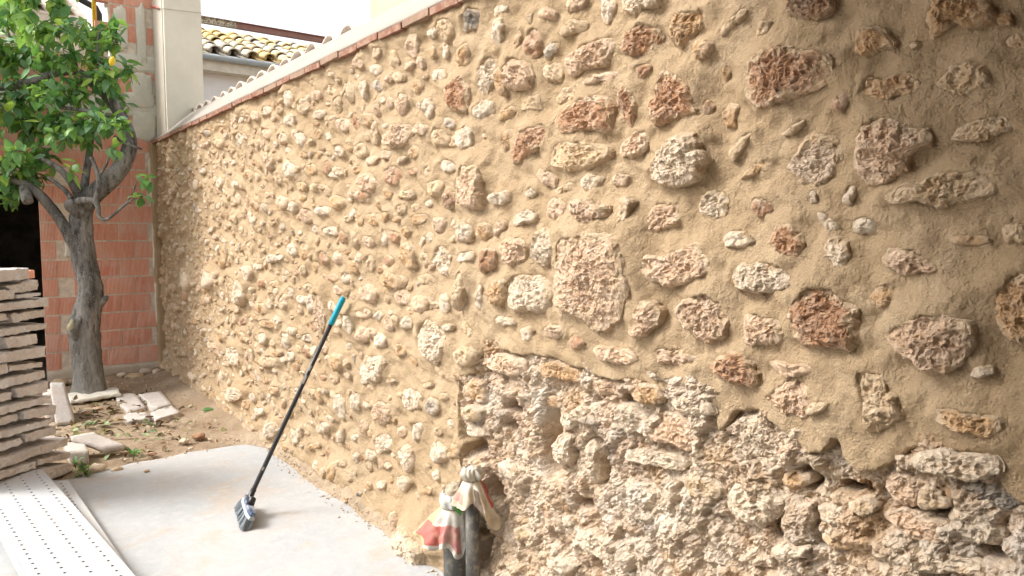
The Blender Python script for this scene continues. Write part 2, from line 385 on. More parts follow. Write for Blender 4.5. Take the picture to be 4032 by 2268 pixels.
# ------------------------------------------------------------------ measured outlines (wall millimetres: along, up)
STONES = """
P 1920,1299 1902,1458 1866,1492 1760,1504 1662,1500 1609,1485 1567,1359 1586,1283 1615,1231 1673,1194 1745,1199 1815,1229 1894,1247
R 1188,1906 1171,1937 1126,1969 1065,1974 1013,1947 951,1940 946,1878 981,1850 1061,1838 1153,1830 1183,1871
P 793,1268 760,1291 726,1319 656,1330 608,1317 604,1282 620,1248 653,1204 683,1195 734,1222 766,1242
R 1033,1279 1025,1337 965,1380 919,1373 894,1341 862,1320 846,1268 870,1226 944,1214 1008,1221
*W 1240,867 1202,944 1166,1011 1104,1030 1047,997 999,961 985,925 1017,895 1064,885 1135,844 1204,849
P 877,1658 871,1718 850,1757 821,1767 773,1747 717,1720 718,1687 752,1675 764,1639 801,1610 856,1624
O 576,1334 571,1372 552,1416 528,1427 503,1411 493,1318 521,1275 546,1289 568,1316
B 816,1573 788,1599 737,1609 690,1625 610,1627 577,1610 597,1580 634,1567 696,1556 736,1576 779,1561
*W 735,993 701,1018 665,1035 618,1033 556,1046 554,1006 582,986 627,974 662,977 716,971
O 737,1966 722,2015 672,2019 625,1971 613,1933 650,1929 682,1941 707,1927 726,1924
P 1553,1411 1519,1438 1462,1421 1378,1458 1323,1469 1265,1434 1292,1389 1354,1359 1428,1341 1518,1361
F 1062,1672 1031,1717 993,1742 947,1740 913,1694 929,1653 973,1610 1021,1627
*W 1225,771 1191,805 1080,830 1052,812 1054,757 1113,702 1188,697 1224,720
W 1505,1693 1478,1737 1407,1783 1347,1786 1304,1716 1336,1651 1426,1639 1495,1664
B 855,1148 851,1174 798,1182 775,1139 749,1138 736,1078 798,1045 823,1046 834,1106
*W 753,743 709,784 609,798 553,808 552,785 739,713
P 1400,1275 1370,1306 1282,1332 1230,1303 1213,1258 1227,1210 1295,1192 1368,1229
*P 1533,870 1490,940 1434,965 1344,955 1301,943 1321,886 1350,843 1432,860 1517,843
R 1533,1892 1500,1905 1483,1983 1411,1956 1367,1912 1357,1861 1332,1841 1408,1834 1498,1827 1527,1863
*D 633,922 629,967 586,983 561,986 507,968 506,935 558,923 604,922
*W 647,880 633,913 614,923 557,909 538,883 546,851 591,837 630,848
R 1956,1902 1894,1934 1812,1954 1711,1936 1678,1905 1704,1829 1782,1845 1906,1843 1950,1876
W 1214,1383 1189,1416 1088,1424 1034,1406 1022,1368 1059,1353 1132,1342 1191,1348
*P 795,844 734,868 691,861 649,873 641,837 668,810 721,803 765,812
W 2239,1298 2186,1342 2058,1348 1965,1322 1964,1280 2003,1216 2099,1213 2194,1205 2231,1243
B 714,1824 685,1854 647,1861 611,1840 607,1806 628,1791 655,1785 697,1803
B 1981,1780 1962,1820 1893,1809 1810,1805 1682,1774 1708,1742 1780,1716 1868,1711 1961,1721
K 1072,2104 1006,2113 944,2069 945,2031 987,2021 1035,2035 1064,2053
O 880,1826 860,1866 829,1848 775,1859 747,1839 726,1815 770,1807 835,1798 869,1813
*P 794,921 781,948 738,971 716,947 710,908 723,874 767,863 790,884
P 1105,1056 1078,1086 1025,1129 998,1137 975,1104 972,1032 1035,1025 1063,1045
O 674,1093 669,1126 635,1122 588,1121 545,1120 546,1100 571,1082 643,1082
P 1920,2099 1837,2130 1757,2129 1687,2129 1686,2085 1740,2042 1824,2046 1895,2038 1917,2066
*F 1029,800 958,819 960,793 966,739 984,709 1040,693 1050,738
R 1269,1121 1246,1158 1180,1180 1146,1162 1127,1126 1115,1089 1155,1089 1224,1094
B 686,1702 659,1726 609,1737 566,1734 561,1710 611,1692 665,1695
P 811,1440 788,1465 734,1463 711,1443 679,1431 686,1418 722,1414 754,1402 781,1419
*W 1877,686 1852,756 1787,801 1757,771 1767,644 1820,603 1882,607
*W 1645,746 1619,804 1527,818 1386,831 1359,823 1384,780 1477,774 1576,763
O 1463,2116 1446,2143 1389,2133 1331,2135 1330,2103 1371,2066 1421,2033 1462,2068
P 1168,1217 1159,1283 1084,1277 1048,1246 1068,1213 1145,1197
W 3028,5 2979,114 2920,125 2745,86 2751,-71 2841,-64
W 2788,908 2856,916 2962,979 2937,1050 2855,1110 2722,1092 2714,997
R 2224,1801 2180,1877 2088,1892 2021,1897 1988,1868 2060,1813 2158,1769 2216,1769
*O 2099,1021 1956,1045 1861,1029 1795,1002 1812,978 1956,972 2063,963
R 1666,2088 1635,2126 1552,2143 1513,2113 1508,2081 1540,2053 1609,2051 1655,2071
P 2578,1709 2532,1775 2421,1767 2413,1700 2401,1614 2464,1601 2543,1618 2578,1659
P 1540,1496 1522,1565 1494,1593 1403,1587 1410,1524 1469,1507
*P 2425,964 2358,1018 2231,1030 2127,1026 2134,956 2247,938 2417,951
P 2276,2138 2216,2163 2103,2116 2096,2068 2116,2033 2202,2038 2276,2058
R 1097,1475 1081,1515 1037,1518 1003,1476 1015,1434 1048,1433 1082,1457
O 895,1924 894,1962 881,1983 836,1965 808,1925 853,1916 872,1909
*W 1955,837 1872,879 1800,931 1730,924 1718,873 1799,869 1884,800 1935,789
*W 1674,918 1632,950 1569,947 1519,919 1538,869 1609,853 1657,874
W 1658,2265 1506,2222 1496,2175 1552,2178 1611,2178 1652,2213
*B 1375,754 1340,792 1256,797 1227,771 1263,733 1339,721
P 1579,1189 1555,1255 1512,1296 1454,1271 1463,1227 1514,1185 1558,1172
*W 952,810 916,827 871,830 856,811 862,779 907,772 948,776
*W 1412,999 1368,1028 1304,1036 1262,1020 1249,988 1323,973 1389,974
W 2059,1422 2032,1500 1979,1517 1921,1483 1921,1417 1972,1386 2038,1396
R 2713,2116 2665,2149 2556,2150 2524,2087 2539,2008 2611,2010 2695,2053
W 956,1465 929,1488 890,1474 884,1449 897,1415 917,1408 945,1427
P 2266,1445 2216,1482 2114,1482 2073,1465 2100,1403 2186,1373 2246,1399
*W 1858,433 1790,472 1681,462 1701,393 1811,384
*B 714,904 706,927 691,950 659,934 644,905 672,892 709,881
B 573,1505 553,1533 525,1533 522,1479 565,1485
W 1342,1558 1335,1608 1306,1620 1246,1604 1248,1552 1284,1543
P 1750,1106 1727,1129 1583,1132 1547,1114 1572,1080 1634,1079 1715,1079
P 1831,1576 1813,1608 1750,1606 1717,1589 1652,1583 1673,1546 1750,1531 1807,1544
*O 1591,989 1551,1030 1482,1034 1435,1009 1453,984 1505,963 1560,971
P 1644,1737 1645,1778 1595,1813 1526,1813 1535,1764 1564,1737
*K 1087,796 1052,814 1032,802 1034,775 1058,719 1083,678
P 1503,1127 1475,1149 1393,1152 1327,1133 1348,1113 1484,1100
R 1666,1948 1638,1965 1592,1936 1581,1892 1595,1835 1626,1846 1657,1902
*P 1795,990 1715,1015 1622,1022 1632,974 1742,950 1788,962
O 835,1345 817,1377 785,1384 763,1372 778,1341 804,1325 829,1331
W 2402,2202 2346,2196 2346,2133 2387,2075 2436,2046 2469,2079 2469,2154
*W 1082,659 1025,687 962,702 969,673 1052,634
W 3457,859 3303,875 3273,849 3325,758 3435,708 3518,742 3528,800
*O 1063,850 1024,890 980,883 983,857 1021,827 1052,828
*W 1961,735 1922,783 1871,786 1870,684 1927,669 1960,687
P 1094,1169 1066,1167 1026,1163 968,1175 967,1154 999,1140 1038,1127 1073,1150
P 3050,2009 2992,1986 3016,1939 3064,1917 3183,1912 3233,1942 3230,1993 3130,2023
W 895,1508 881,1533 847,1538 817,1522 821,1503 851,1497
R 2159,2208 2103,2247 2056,2228 2062,2159 2116,2135 2159,2169
O 594,1887 574,1901 545,1897 544,1860 581,1872
W 1254,1483 1224,1506 1178,1503 1145,1475 1196,1461 1238,1461
P 1999,1580 1973,1618 1929,1624 1867,1589 1879,1557 1941,1546 1992,1559
*O 1034,805 953,823 955,795 967,775 1027,775
*O 2563,873 2495,894 2426,885 2422,816 2469,777 2550,808
B 1989,1976 1944,2002 1871,2010 1823,1979 1894,1950 1969,1953
P 3331,641 3228,641 3194,625 3249,548 3328,507 3401,522 3446,556 3386,618
O 2369,1262 2309,1303 2231,1331 2239,1242 2278,1212 2341,1230
W 2676,1410 2677,1337 2708,1311 2779,1326 2815,1368 2795,1423 2749,1447
*O 685,965 675,974 639,975 636,947 643,914 657,934
W 1770,2276 1694,2256 1699,2210 1731,2172 1758,2193
W 3138,662 3116,725 3033,759 2919,738 2969,665 3099,635
*O 945,746 929,751 893,749 854,752 860,730 905,714 936,729
*B 869,846 829,872 810,859 802,845 832,821 861,829
*W 2030,261 1929,325 1834,318 1904,261
O 1279,1834 1256,1860 1226,1849 1228,1786 1266,1794
P 4187,1147 4080,1149 4049,1102 4063,940 4125,913 4196,945 4198,1053
B 2689,2312 2740,2345 2767,2397 2742,2415 2705,2415 2639,2397 2627,2370 2642,2323
R 2423,1423 2373,1438 2293,1435 2301,1369 2390,1342
P 3479,1810 3400,1804 3299,1752 3357,1713 3424,1705 3535,1731 3578,1783
D 2571,2388 2501,2414 2430,2390 2434,2357 2485,2326 2563,2334
O 672,1482 661,1495 609,1493 582,1483 614,1475 648,1475
B 2548,932 2614,961 2599,989 2519,1024 2445,1021 2458,964
B 2582,1278 2545,1350 2523,1346 2501,1273 2528,1211 2601,1165
W 2504,2003 2436,2036 2355,2015 2363,1971 2437,1954 2487,1967
W 2612,1924 2540,1945 2488,1925 2497,1863 2558,1850 2613,1864
B 2062,2100 1970,2100 1951,2064 1957,2033 2022,2043 2062,2066
W 3040,342 3101,332 3153,367 3143,423 3060,480 3028,459 2998,397
W 2209,1527 2179,1567 2101,1587 2046,1577 2046,1543 2129,1531
R 1167,1570 1161,1591 1132,1592 1100,1577 1106,1555 1145,1541
B 1965,2200 1897,2229 1814,2199 1826,2174 1933,2181
P 1844,2014 1767,2021 1659,2017 1675,1994 1756,1992 1835,1993
W 3203,463 3244,404 3381,351 3446,379 3405,423 3282,488
P 2044,1143 1990,1166 1894,1176 1887,1147 1937,1124 2016,1124
W 2802,446 2866,456 2835,528 2782,556 2704,529 2722,481
B 1625,1515 1616,1597 1601,1608 1564,1603 1575,1570 1600,1511
R 940,1798 927,1830 895,1834 894,1809 910,1783
B 2724,1948 2688,1898 2709,1876 2808,1888 2847,1920 2837,1947 2783,1971
B 1241,1720 1212,1753 1161,1772 1167,1748 1211,1718 1229,1693
*W 2319,573 2255,604 2170,578 2170,540 2247,529
O 3328,1252 3315,1282 3212,1303 3096,1287 3072,1259 3142,1230 3277,1234
B 1281,2059 1236,2081 1195,2102 1188,2082 1231,2055 1265,2040
O 3040,1328 3092,1357 3117,1400 3105,1445 3040,1454 2994,1423 2985,1375 3000,1338
*O 2127,866 2056,893 1955,898 1975,859 2091,846
W 981,1553 956,1549 925,1528 912,1506 948,1506 967,1529
P 2608,1469 2570,1535 2525,1549 2473,1509 2491,1465 2562,1460
K 2766,1660 2691,1686 2634,1675 2618,1637 2687,1601 2760,1618
O 1357,2027 1345,2044 1288,2023 1307,1994 1348,1992
*B 2559,755 2487,779 2409,774 2418,728 2487,708 2550,721
R 3123,1753 3155,1732 3237,1737 3281,1766 3249,1805 3202,1827 3136,1823 3098,1779
W 3972,497 3940,555 3853,590 3789,533 3835,429 3922,432
W 2364,1646 2332,1654 2216,1662 2216,1617 2277,1610 2364,1622
O 2578,2286 2550,2274 2528,2225 2537,2192 2586,2197 2615,2213 2629,2258 2619,2293
P 3439,1136 3558,1143 3601,1169 3579,1205 3483,1231 3382,1198 3382,1169
W 1832,1668 1791,1698 1729,1678 1740,1656 1785,1634 1814,1652
P 2844,1151 2912,1127 2970,1140 3008,1164 2986,1193 2929,1210 2855,1203 2835,1181
O 1181,1671 1160,1682 1097,1699 1113,1682 1159,1657 1214,1641
B 2191,1979 2130,2001 2068,2000 2068,1945 2180,1964
P 2947,2410 2931,2343 2972,2304 3035,2334 3051,2381 2984,2415
W 2596,1504 2568,1533 2533,1544 2484,1523 2475,1488 2521,1461 2575,1470
P 2074,1707 2047,1735 1967,1701 1967,1659 2019,1674
P 1928,2284 1898,2316 1827,2275 1873,2255 1916,2257
W 5688,1108 5598,1168 5468,1103 5492,1014 5656,934 5740,956
B 976,1046 961,1079 909,1089 921,1069 951,1051
W 2338,2316 2299,2325 2272,2297 2284,2256 2307,2216 2338,2244
O 2465,1485 2430,1543 2348,1537 2356,1500 2389,1471
O 2334,2131 2299,2136 2273,2111 2265,2038 2292,2029 2323,2065
B 2741,1717 2744,1677 2787,1660 2848,1670 2872,1704 2870,1730 2788,1734
O 2277,1896 2228,1902 2239,1847 2300,1794 2316,1818
B 5845,1161 5761,1103 5880,975 5967,984 6122,1082 6041,1146
*B 2223,327 2138,373 2110,330 2194,283
W 5568,307 5574,249 5789,175 5936,152 6049,180 5894,274 5698,302
P 3431,997 3435,959 3473,931 3543,917 3621,925 3627,959 3562,996 3505,1004
*W 2542,676 2487,698 2405,695 2410,664 2488,637 2537,641
W 2721,1762 2779,1792 2764,1813 2707,1823 2639,1805 2613,1781 2660,1764
W 5928,594 5789,609 5694,577 5707,486 5806,459 6010,452 6044,513
R 1874,1119 1850,1151 1814,1155 1790,1125 1814,1098 1862,1100
P 3031,1199 3072,1154 3156,1151 3206,1179 3147,1230 3077,1224
O 611,1947 582,1944 581,1919 602,1919
W 616,1200 603,1220 573,1229 574,1211 600,1197
W 4559,1968 4452,1924 4403,1890 4457,1845 4571,1844 4657,1902 4642,1940
O 2609,2261 2537,2290 2520,2244 2555,2203 2609,2198
O 3988,773 3925,812 3831,812 3804,757 3871,715 3942,702 4005,737
*W 2318,562 2270,585 2166,563 2177,538 2252,532
W 914,1574 895,1612 880,1614 878,1592 891,1567
G 2777,729 2771,700 2824,668 2889,665 2890,700 2860,740 2791,751
B 2343,1507 2364,1483 2394,1482 2449,1499 2438,1536 2402,1552 2375,1542
P 1691,1676 1659,1693 1613,1683 1633,1646 1675,1649
W 2800,2038 2833,2016 2864,2016 2893,2046 2900,2083 2877,2103 2832,2100 2796,2065
P 3115,2079 3128,2114 3081,2163 3031,2138 3021,2112 3045,2058 3080,2052
W 3014,495 3052,531 3036,580 2945,606 2926,577 2973,515
W 2751,1150 2751,1203 2739,1226 2691,1236 2650,1213 2665,1176 2709,1151
W 3707,1059 3653,1039 3669,977 3723,937 3789,962 3791,1047
O 2339,1967 2246,1987 2209,1968 2246,1942 2331,1937
P 2083,2297 2023,2303 1972,2274 1997,2252 2069,2273
B 4942,651 4834,638 4907,583 5124,547 5268,559 5126,629
W 2341,1149 2293,1177 2179,1165 2186,1146 2278,1136
W 6422,1032 6548,1011 6689,1062 6662,1134 6472,1180 6347,1145 6296,1076
P 2815,1508 2843,1536 2815,1570 2750,1566 2722,1542 2752,1499
W 3164,211 3212,244 3168,288 3115,302 3061,282 3106,222
O 3820,1631 3925,1644 3972,1682 3921,1704 3852,1714 3788,1692 3746,1657
W 3599,536 3689,523 3710,554 3689,612 3631,637 3584,629 3577,586
P 4422,1593 4410,1621 4334,1654 4251,1649 4193,1619 4204,1592 4276,1565 4347,1562
G 2048,2131 2035,2170 1984,2176 1977,2146 2022,2114
P 3195,42 3193,76 3172,111 3145,129 3110,105 3105,61 3136,3 3172,6
B 1166,2016 1153,2050 1121,2049 1127,2017
W 2604,1379 2562,1415 2465,1427 2457,1393 2545,1375
K 1341,1859 1321,1879 1298,1853 1311,1822 1334,1835
B 1085,1752 1045,1771 1007,1787 1013,1773 1051,1748 1078,1748
W 2792,2159 2836,2180 2839,2204 2815,2225 2758,2214 2731,2197 2726,2173 2753,2162
O 4836,900 4763,888 4852,855 5049,836 5191,831 5293,845 5215,870 5087,890
*W 1980,445 1906,479 1882,448 1955,417
R 3495,1721 3442,1697 3470,1672 3552,1663 3661,1698 3617,1724
R 1593,2013 1549,2015 1528,2004 1539,1982 1578,1978
B 3366,2070 3350,2025 3358,1982 3376,1950 3415,1953 3431,1992 3429,2037 3404,2071
B 4313,2213 4377,2235 4398,2297 4319,2312 4227,2294 4201,2248
P 3736,2119 3688,2074 3719,2062 3781,2056 3856,2081 3868,2108 3854,2135 3786,2134
*G 1841,852 1770,883 1718,861 1781,844
*P 1956,606 1893,617 1888,576 1936,556
B 2981,1298 2891,1313 2835,1300 2839,1281 2929,1257 2983,1267
B 3685,2308 3624,2281 3599,2257 3613,2202 3655,2196 3701,2220 3714,2280
W 4579,2401 4497,2387 4465,2348 4490,2295 4564,2294 4647,2349 4660,2384
W 3367,906 3402,930 3402,954 3333,990 3297,990 3267,973 3274,940 3315,919
O 4380,1445 4305,1418 4303,1372 4315,1341 4391,1324 4433,1335 4460,1377 4424,1426
B 3486,1940 3492,1901 3569,1897 3623,1918 3628,1959 3526,1972
W 4822,176 4880,109 5010,56 5077,82 4997,168 4875,206
O 2195,2267 2177,2250 2202,2186 2235,2149 2246,2164
O 3053,1873 3049,1889 2995,1906 2953,1900 2935,1884 2932,1854 2975,1841 3005,1846
W 4241,1025 4309,1004 4345,1074 4288,1126 4207,1125 4184,1090
W 3066,1099 3017,1091 3045,1045 3105,1031 3157,1048 3121,1090
B 2565,1122 2529,1136 2494,1099 2450,1069 2511,1062 2547,1084
W 2164,1130 2113,1149 2085,1138 2099,1101 2142,1091
P 4561,2087 4636,2073 4743,2080 4811,2117 4774,2145 4668,2148 4595,2137 4552,2115
O 2892,1577 2905,1553 2943,1539 3000,1540 3033,1553 3022,1578 2987,1585 2914,1586
W 2449,1198 2423,1302 2402,1289 2407,1186
P 2332,1490 2316,1537 2254,1550 2254,1518 2301,1490
P 2857,1977 2851,1958 2873,1944 2922,1946 2955,1956 2983,1976 2951,1994 2909,1995
W 4336,2119 4270,2093 4252,2053 4321,2023 4400,2037 4422,2069 4397,2106
W 4586,108 4638,144 4583,212 4487,236 4460,203 4490,140
B 3506,1302 3527,1317 3517,1363 3490,1389 3457,1390 3428,1356 3431,1320 3465,1296
B 1980,1643 1910,1665 1868,1678 1873,1650 1916,1636
O 3164,893 3184,915 3170,947 3118,965 3079,952 3075,922 3115,896
O 3486,2055 3526,2084 3512,2100 3464,2117 3412,2099 3392,2070 3383,2053 3436,2046
O 3406,1601 3349,1573 3361,1550 3401,1536 3460,1547 3501,1582 3469,1598
P 3634,1682 3692,1691 3710,1715 3686,1729 3599,1724 3526,1711 3504,1692 3533,1679
O 3629,1345 3617,1302 3641,1277 3719,1288 3744,1310 3727,1349 3682,1361
W 2353,2378 2261,2369 2268,2345 2353,2342
W 3874,1495 3914,1486 4055,1491 4110,1508 4082,1524 3978,1535 3910,1528 3837,1515
P 4781,1669 4818,1723 4734,1746 4621,1718 4618,1674 4684,1651
P 3238,1009 3279,1004 3318,1016 3316,1048 3299,1064 3255,1076 3207,1060 3208,1040
O 2580,588 2564,555 2581,527 2640,532 2641,572 2606,590
B 3156,2372 3123,2362 3097,2309 3119,2274 3164,2292 3173,2338
R 3155,1463 3176,1449 3240,1458 3262,1469 3261,1491 3226,1510 3164,1503 3143,1487
P 4825,1040 4737,1102 4673,1087 4658,1032 4716,986 4813,1002
W 3303,2323 3292,2290 3327,2277 3387,2295 3416,2330 3394,2342 3336,2344
O 5161,926 5228,932 5276,961 5264,998 5145,1007 5073,1001 5023,968 5054,937
W 4740,846 4645,832 4637,776 4683,730 4767,744 4791,781
O 2983,2147 2990,2183 2977,2203 2942,2202 2913,2173 2911,2152 2940,2130
B 3998,2338 3915,2333 3851,2305 3835,2278 3894,2270 3986,2292 4015,2318
W 4045,375 3990,366 4021,330 4089,294 4145,290 4174,310 4177,330 4116,359
P 3899,1323 3935,1354 3900,1396 3850,1401 3791,1365 3814,1328
W 7225,966 7332,993 7367,1054 7295,1117 7174,1144 7098,1088 7082,1025 7154,971
O 3872,88 3921,56 3975,61 3956,114 3929,154 3882,175 3857,134
W 4012,1605 4098,1602 4176,1627 4150,1651 4058,1653 3971,1647 3951,1625
R 4056,1311 4099,1316 4126,1351 4109,1387 4065,1396 4010,1387 3993,1354 3996,1331
G 2719,1959 2752,1986 2723,2002 2691,1995 2649,1974 2652,1953 2689,1949
O 5262,1770 5173,1766 5146,1741 5181,1681 5227,1656 5293,1660 5320,1705 5314,1747
R 3607,2137 3577,2133 3553,2082 3571,2051 3595,2034 3621,2050 3644,2088 3624,2126
W 3308,1427 3339,1430 3349,1479 3342,1519 3298,1517 3276,1481 3286,1441
P 5099,2193 5027,2219 4899,2189 4879,2139 4950,2125 5049,2147
B 3631,1511 3582,1498 3573,1451 3612,1415 3654,1430 3665,1497
R 3320,1370 3295,1386 3234,1388 3197,1371 3199,1350 3239,1332 3268,1338 3310,1348
P 3518,1430 3548,1452 3532,1485 3446,1482 3416,1446 3459,1426
B 3863,2251 3830,2261 3801,2234 3799,2199 3805,2174 3851,2155 3877,2176 3891,2206
P 3202,1863 3253,1861 3289,1869 3325,1889 3308,1906 3255,1910 3198,1897 3190,1880
O 1278,1953 1251,1961 1251,1936 1270,1913
W 4538,1347 4625,1372 4631,1412 4554,1438 4485,1415 4466,1369
B 2871,1371 2897,1342 2921,1343 2942,1357 2937,1395 2913,1410 2886,1407 2866,1389
W 3441,295 3468,284 3521,289 3533,311 3496,345 3449,352 3411,343 3408,324
W 994,1573 993,1606 979,1608 972,1576
R 3017,1767 3074,1780 3089,1798 3030,1806 2993,1803 2938,1788 2953,1773
B 3030,1697 2992,1682 2998,1667 3052,1660 3109,1671 3131,1689 3101,1704
O 4190,461 4198,486 4194,532 4146,567 4102,572 4092,547 4100,497 4136,473
W 4272,862 4271,838 4326,823 4482,809 4519,819 4496,844 4355,869
W 3476,2214 3506,2193 3532,2218 3539,2255 3509,2292 3474,2284 3465,2249
P 3455,1887 3390,1892 3351,1874 3375,1841 3441,1840 3480,1853
W 2755,2302 2728,2325 2699,2307 2696,2275 2733,2252 2752,2273
P 3550,408 3603,415 3611,445 3595,478 3553,491 3530,482 3517,454 3525,427
B 3122,2214 3165,2240 3162,2257 3106,2260 3065,2241 3052,2219 3075,2210
G 3291,2242 3273,2215 3308,2201 3349,2208 3385,2237 3376,2255 3320,2261
B 5783,822 5815,786 5894,765 5963,792 5960,846 5914,871 5826,891 5766,882
W 5682,2191 5669,2239 5577,2248 5501,2206 5531,2149 5648,2138
B 4378,504 4315,537 4248,537 4216,523 4233,494 4274,471 4336,462 4373,476
W 3996,1105 3927,1107 3877,1081 3909,1045 4002,1048 4025,1076
W 4474,2166 4581,2178 4624,2203 4612,2235 4525,2236 4447,2205
W 5161,701 5229,710 5242,744 5227,777 5152,791 5094,790 5051,762 5085,724
W 5510,1250 5404,1257 5357,1210 5411,1157 5470,1136 5536,1201
K 3340,2079 3381,2117 3379,2148 3354,2157 3313,2134 3297,2105 3314,2079
O 4121,1871 4147,1852 4193,1841 4252,1859 4277,1881 4254,1906 4180,1912 4142,1894
W 2722,660 2705,669 2671,680 2650,672 2659,645 2692,623 2719,622 2732,634
R 4031,1906 3970,1920 3946,1867 3973,1839 4030,1832 4055,1858
W 3896,1947 3884,1987 3844,1991 3774,1957 3777,1926 3844,1924
W 3915,321 3873,363 3810,389 3803,337 3851,298 3901,287
W 3988,2171 4026,2161 4091,2162 4163,2179 4144,2201 4099,2209 4009,2204 3985,2189
W 2143,1641 2101,1670 2066,1647 2094,1626
P 3501,2347 3558,2359 3587,2380 3559,2404 3505,2403 3458,2366
P 4027,2304 4020,2278 4073,2266 4130,2268 4160,2306 4141,2328 4074,2326
B 4248,1193 4221,1161 4298,1137 4379,1136 4411,1161 4353,1189
O 4863,455 4844,434 4900,391 5010,368 5095,373 5018,426
P 3518,1049 3556,1054 3566,1074 3528,1104 3496,1103 3459,1094 3449,1069 3478,1052
P 2654,1564 2621,1536 2625,1517 2660,1509 2690,1530 2684,1559
W 3824,1267 3776,1282 3723,1268 3708,1242 3775,1217 3833,1225
W 5284,150 5331,148 5371,170 5347,205 5278,226 5181,244 5131,221 5184,190
O 3550,1607 3526,1578 3530,1552 3554,1535 3593,1545 3613,1576 3604,1603 3581,1611
W 3435,1060 3402,1096 3372,1103 3319,1090 3324,1071 3370,1045 3403,1048
O 4454,1778 4446,1807 4408,1817 4329,1814 4302,1794 4316,1772 4345,1753 4425,1762
W 4705,1330 4868,1304 4961,1316 4956,1336 4786,1358 4674,1348
R 3732,1477 3744,1446 3800,1444 3828,1461 3829,1489 3780,1518 3744,1499
W 4630,657 4705,658 4728,673 4698,708 4612,728 4568,722 4555,687
B 6234,2224 6161,2262 6013,2241 5962,2211 6051,2170 6185,2188
P 3277,2383 3308,2360 3346,2366 3361,2394 3348,2413 3318,2418 3272,2402
P 3904,1863 3858,1869 3804,1860 3767,1849 3773,1826 3813,1818 3869,1826 3904,1840
W 4538,1707 4459,1686 4467,1647 4509,1624 4585,1644 4582,1684
W 4644,884 4568,888 4495,885 4513,861 4570,837 4638,833 4696,840 4689,868
B 3291,1934 3307,1965 3291,1992 3258,1989 3234,1951 3250,1921
O 3618,1859 3547,1845 3545,1830 3575,1820 3663,1824 3691,1838 3693,1853
B 2896,1801 2864,1804 2838,1783 2844,1755 2889,1754 2906,1772
B 6554,571 6424,574 6404,531 6433,504 6541,479 6661,495 6663,540
O 2843,314 2849,294 2899,267 2942,257 2943,277 2895,310
R 3911,1219 3981,1221 4030,1238 4001,1254 3944,1262 3897,1261 3861,1248 3876,1227
B 3292,14 3254,27 3226,10 3241,-26 3288,-44 3311,-34
R 5103,1124 5175,1115 5249,1131 5255,1145 5223,1167 5097,1180 5047,1167 5028,1148
P 4458,2074 4492,2104 4500,2140 4424,2144 4378,2123 4389,2078
W 2847,382 2834,399 2814,412 2776,400 2780,378 2796,361 2833,358
W 2839,1500 2824,1482 2832,1466 2867,1454 2900,1474 2898,1488 2868,1505
W 5072,2338 5042,2354 4973,2360 4905,2340 4879,2321 4921,2300 4987,2296 5037,2307
O 5729,651 5758,666 5741,721 5673,746 5598,750 5571,705 5622,673
P 3192,2101 3221,2103 3245,2133 3218,2171 3187,2155 3175,2137
P 5163,2347 5105,2310 5143,2285 5245,2292 5301,2337 5254,2359
W 4602,1083 4643,1074 4694,1090 4703,1130 4642,1148 4578,1143 4569,1112
O 5466,247 5439,227 5504,170 5598,157 5647,181 5608,229
P 2948,2283 2933,2299 2897,2290 2882,2269 2897,2242 2926,2249
O 3291,1711 3259,1722 3226,1711 3208,1695 3217,1672 3242,1670 3272,1673 3291,1696
W 4473,1056 4496,1093 4455,1109 4356,1103 4341,1073 4383,1057
W 3413,172 3381,198 3334,215 3309,203 3310,184 3344,161 3396,159
B 780,1920 755,1922 752,1911 774,1908
O 3830,18 3789,28 3767,18 3753,-7 3782,-26 3834,-39 3852,-36 3860,-18
R 4337,775 4349,742 4390,713 4446,726 4443,768 4405,792
O 3706,1937 3757,1956 3757,1984 3721,1996 3685,1987 3659,1961
P 3300,282 3343,278 3341,291 3312,316 3278,332 3247,331 3233,323 3266,295
W 5442,238 5491,266 5493,291 5411,320 5362,319 5333,295 5353,255 5409,234
P 4129,773 4157,789 4148,821 4081,837 4038,821 4065,787
W 3647,231 3681,213 3713,213 3711,237 3694,269 3648,286 3629,271
O 4649,345 4611,352 4576,338 4595,301 4641,270 4678,274 4707,281 4690,313
B 2770,750 2772,772 2752,785 2711,783 2699,760 2737,749
O 4410,912 4442,919 4432,957 4359,981 4319,963 4336,927
O 4261,153 4346,142 4315,177 4215,209 4166,205 4187,182
W 3534,1355 3561,1340 3605,1344 3618,1373 3585,1397 3543,1387
B 2145,2294 2110,2303 2110,2261 2138,2267
W 4436,481 4515,451 4562,450 4594,462 4549,497 4488,509 4436,500
B 4447,1283 4413,1296 4367,1296 4351,1283 4344,1254 4386,1234 4430,1238 4455,1251
O 4154,1320 4153,1286 4164,1268 4206,1261 4225,1275 4235,1315 4223,1329 4195,1336
R 4229,893 4265,891 4303,916 4292,947 4236,962 4211,945 4203,920
W 4210,87 4188,114 4129,121 4120,99 4119,74 4166,53 4209,55
O 4152,2094 4114,2108 4078,2102 4053,2084 4062,2063 4096,2049 4129,2052 4144,2068
O 2843,2298 2823,2327 2799,2310 2796,2290 2806,2272 2830,2271
B 3490,-36 3539,-55 3558,-44 3530,-8 3494,8 3453,5
B 3024,1607 3026,1619 3009,1635 2971,1636 2948,1623 2956,1611 2983,1599
O 4910,649 4991,661 4975,681 4856,709 4805,691 4828,668
B 4220,1760 4207,1789 4152,1794 4104,1782 4108,1762 4139,1743 4175,1750
W 4167,1494 4219,1507 4232,1528 4182,1550 4151,1549 4118,1522 4129,1507
B 2838,807 2827,800 2869,784 2906,776 2940,780 2929,793 2890,804
W 2914,1624 2924,1644 2907,1651 2870,1657 2854,1642 2862,1627 2886,1619
B 3322,1177 3299,1186 3263,1180 3254,1158 3274,1151 3308,1143 3344,1157
W 3743,339 3730,364 3662,388 3632,377 3654,352 3713,334
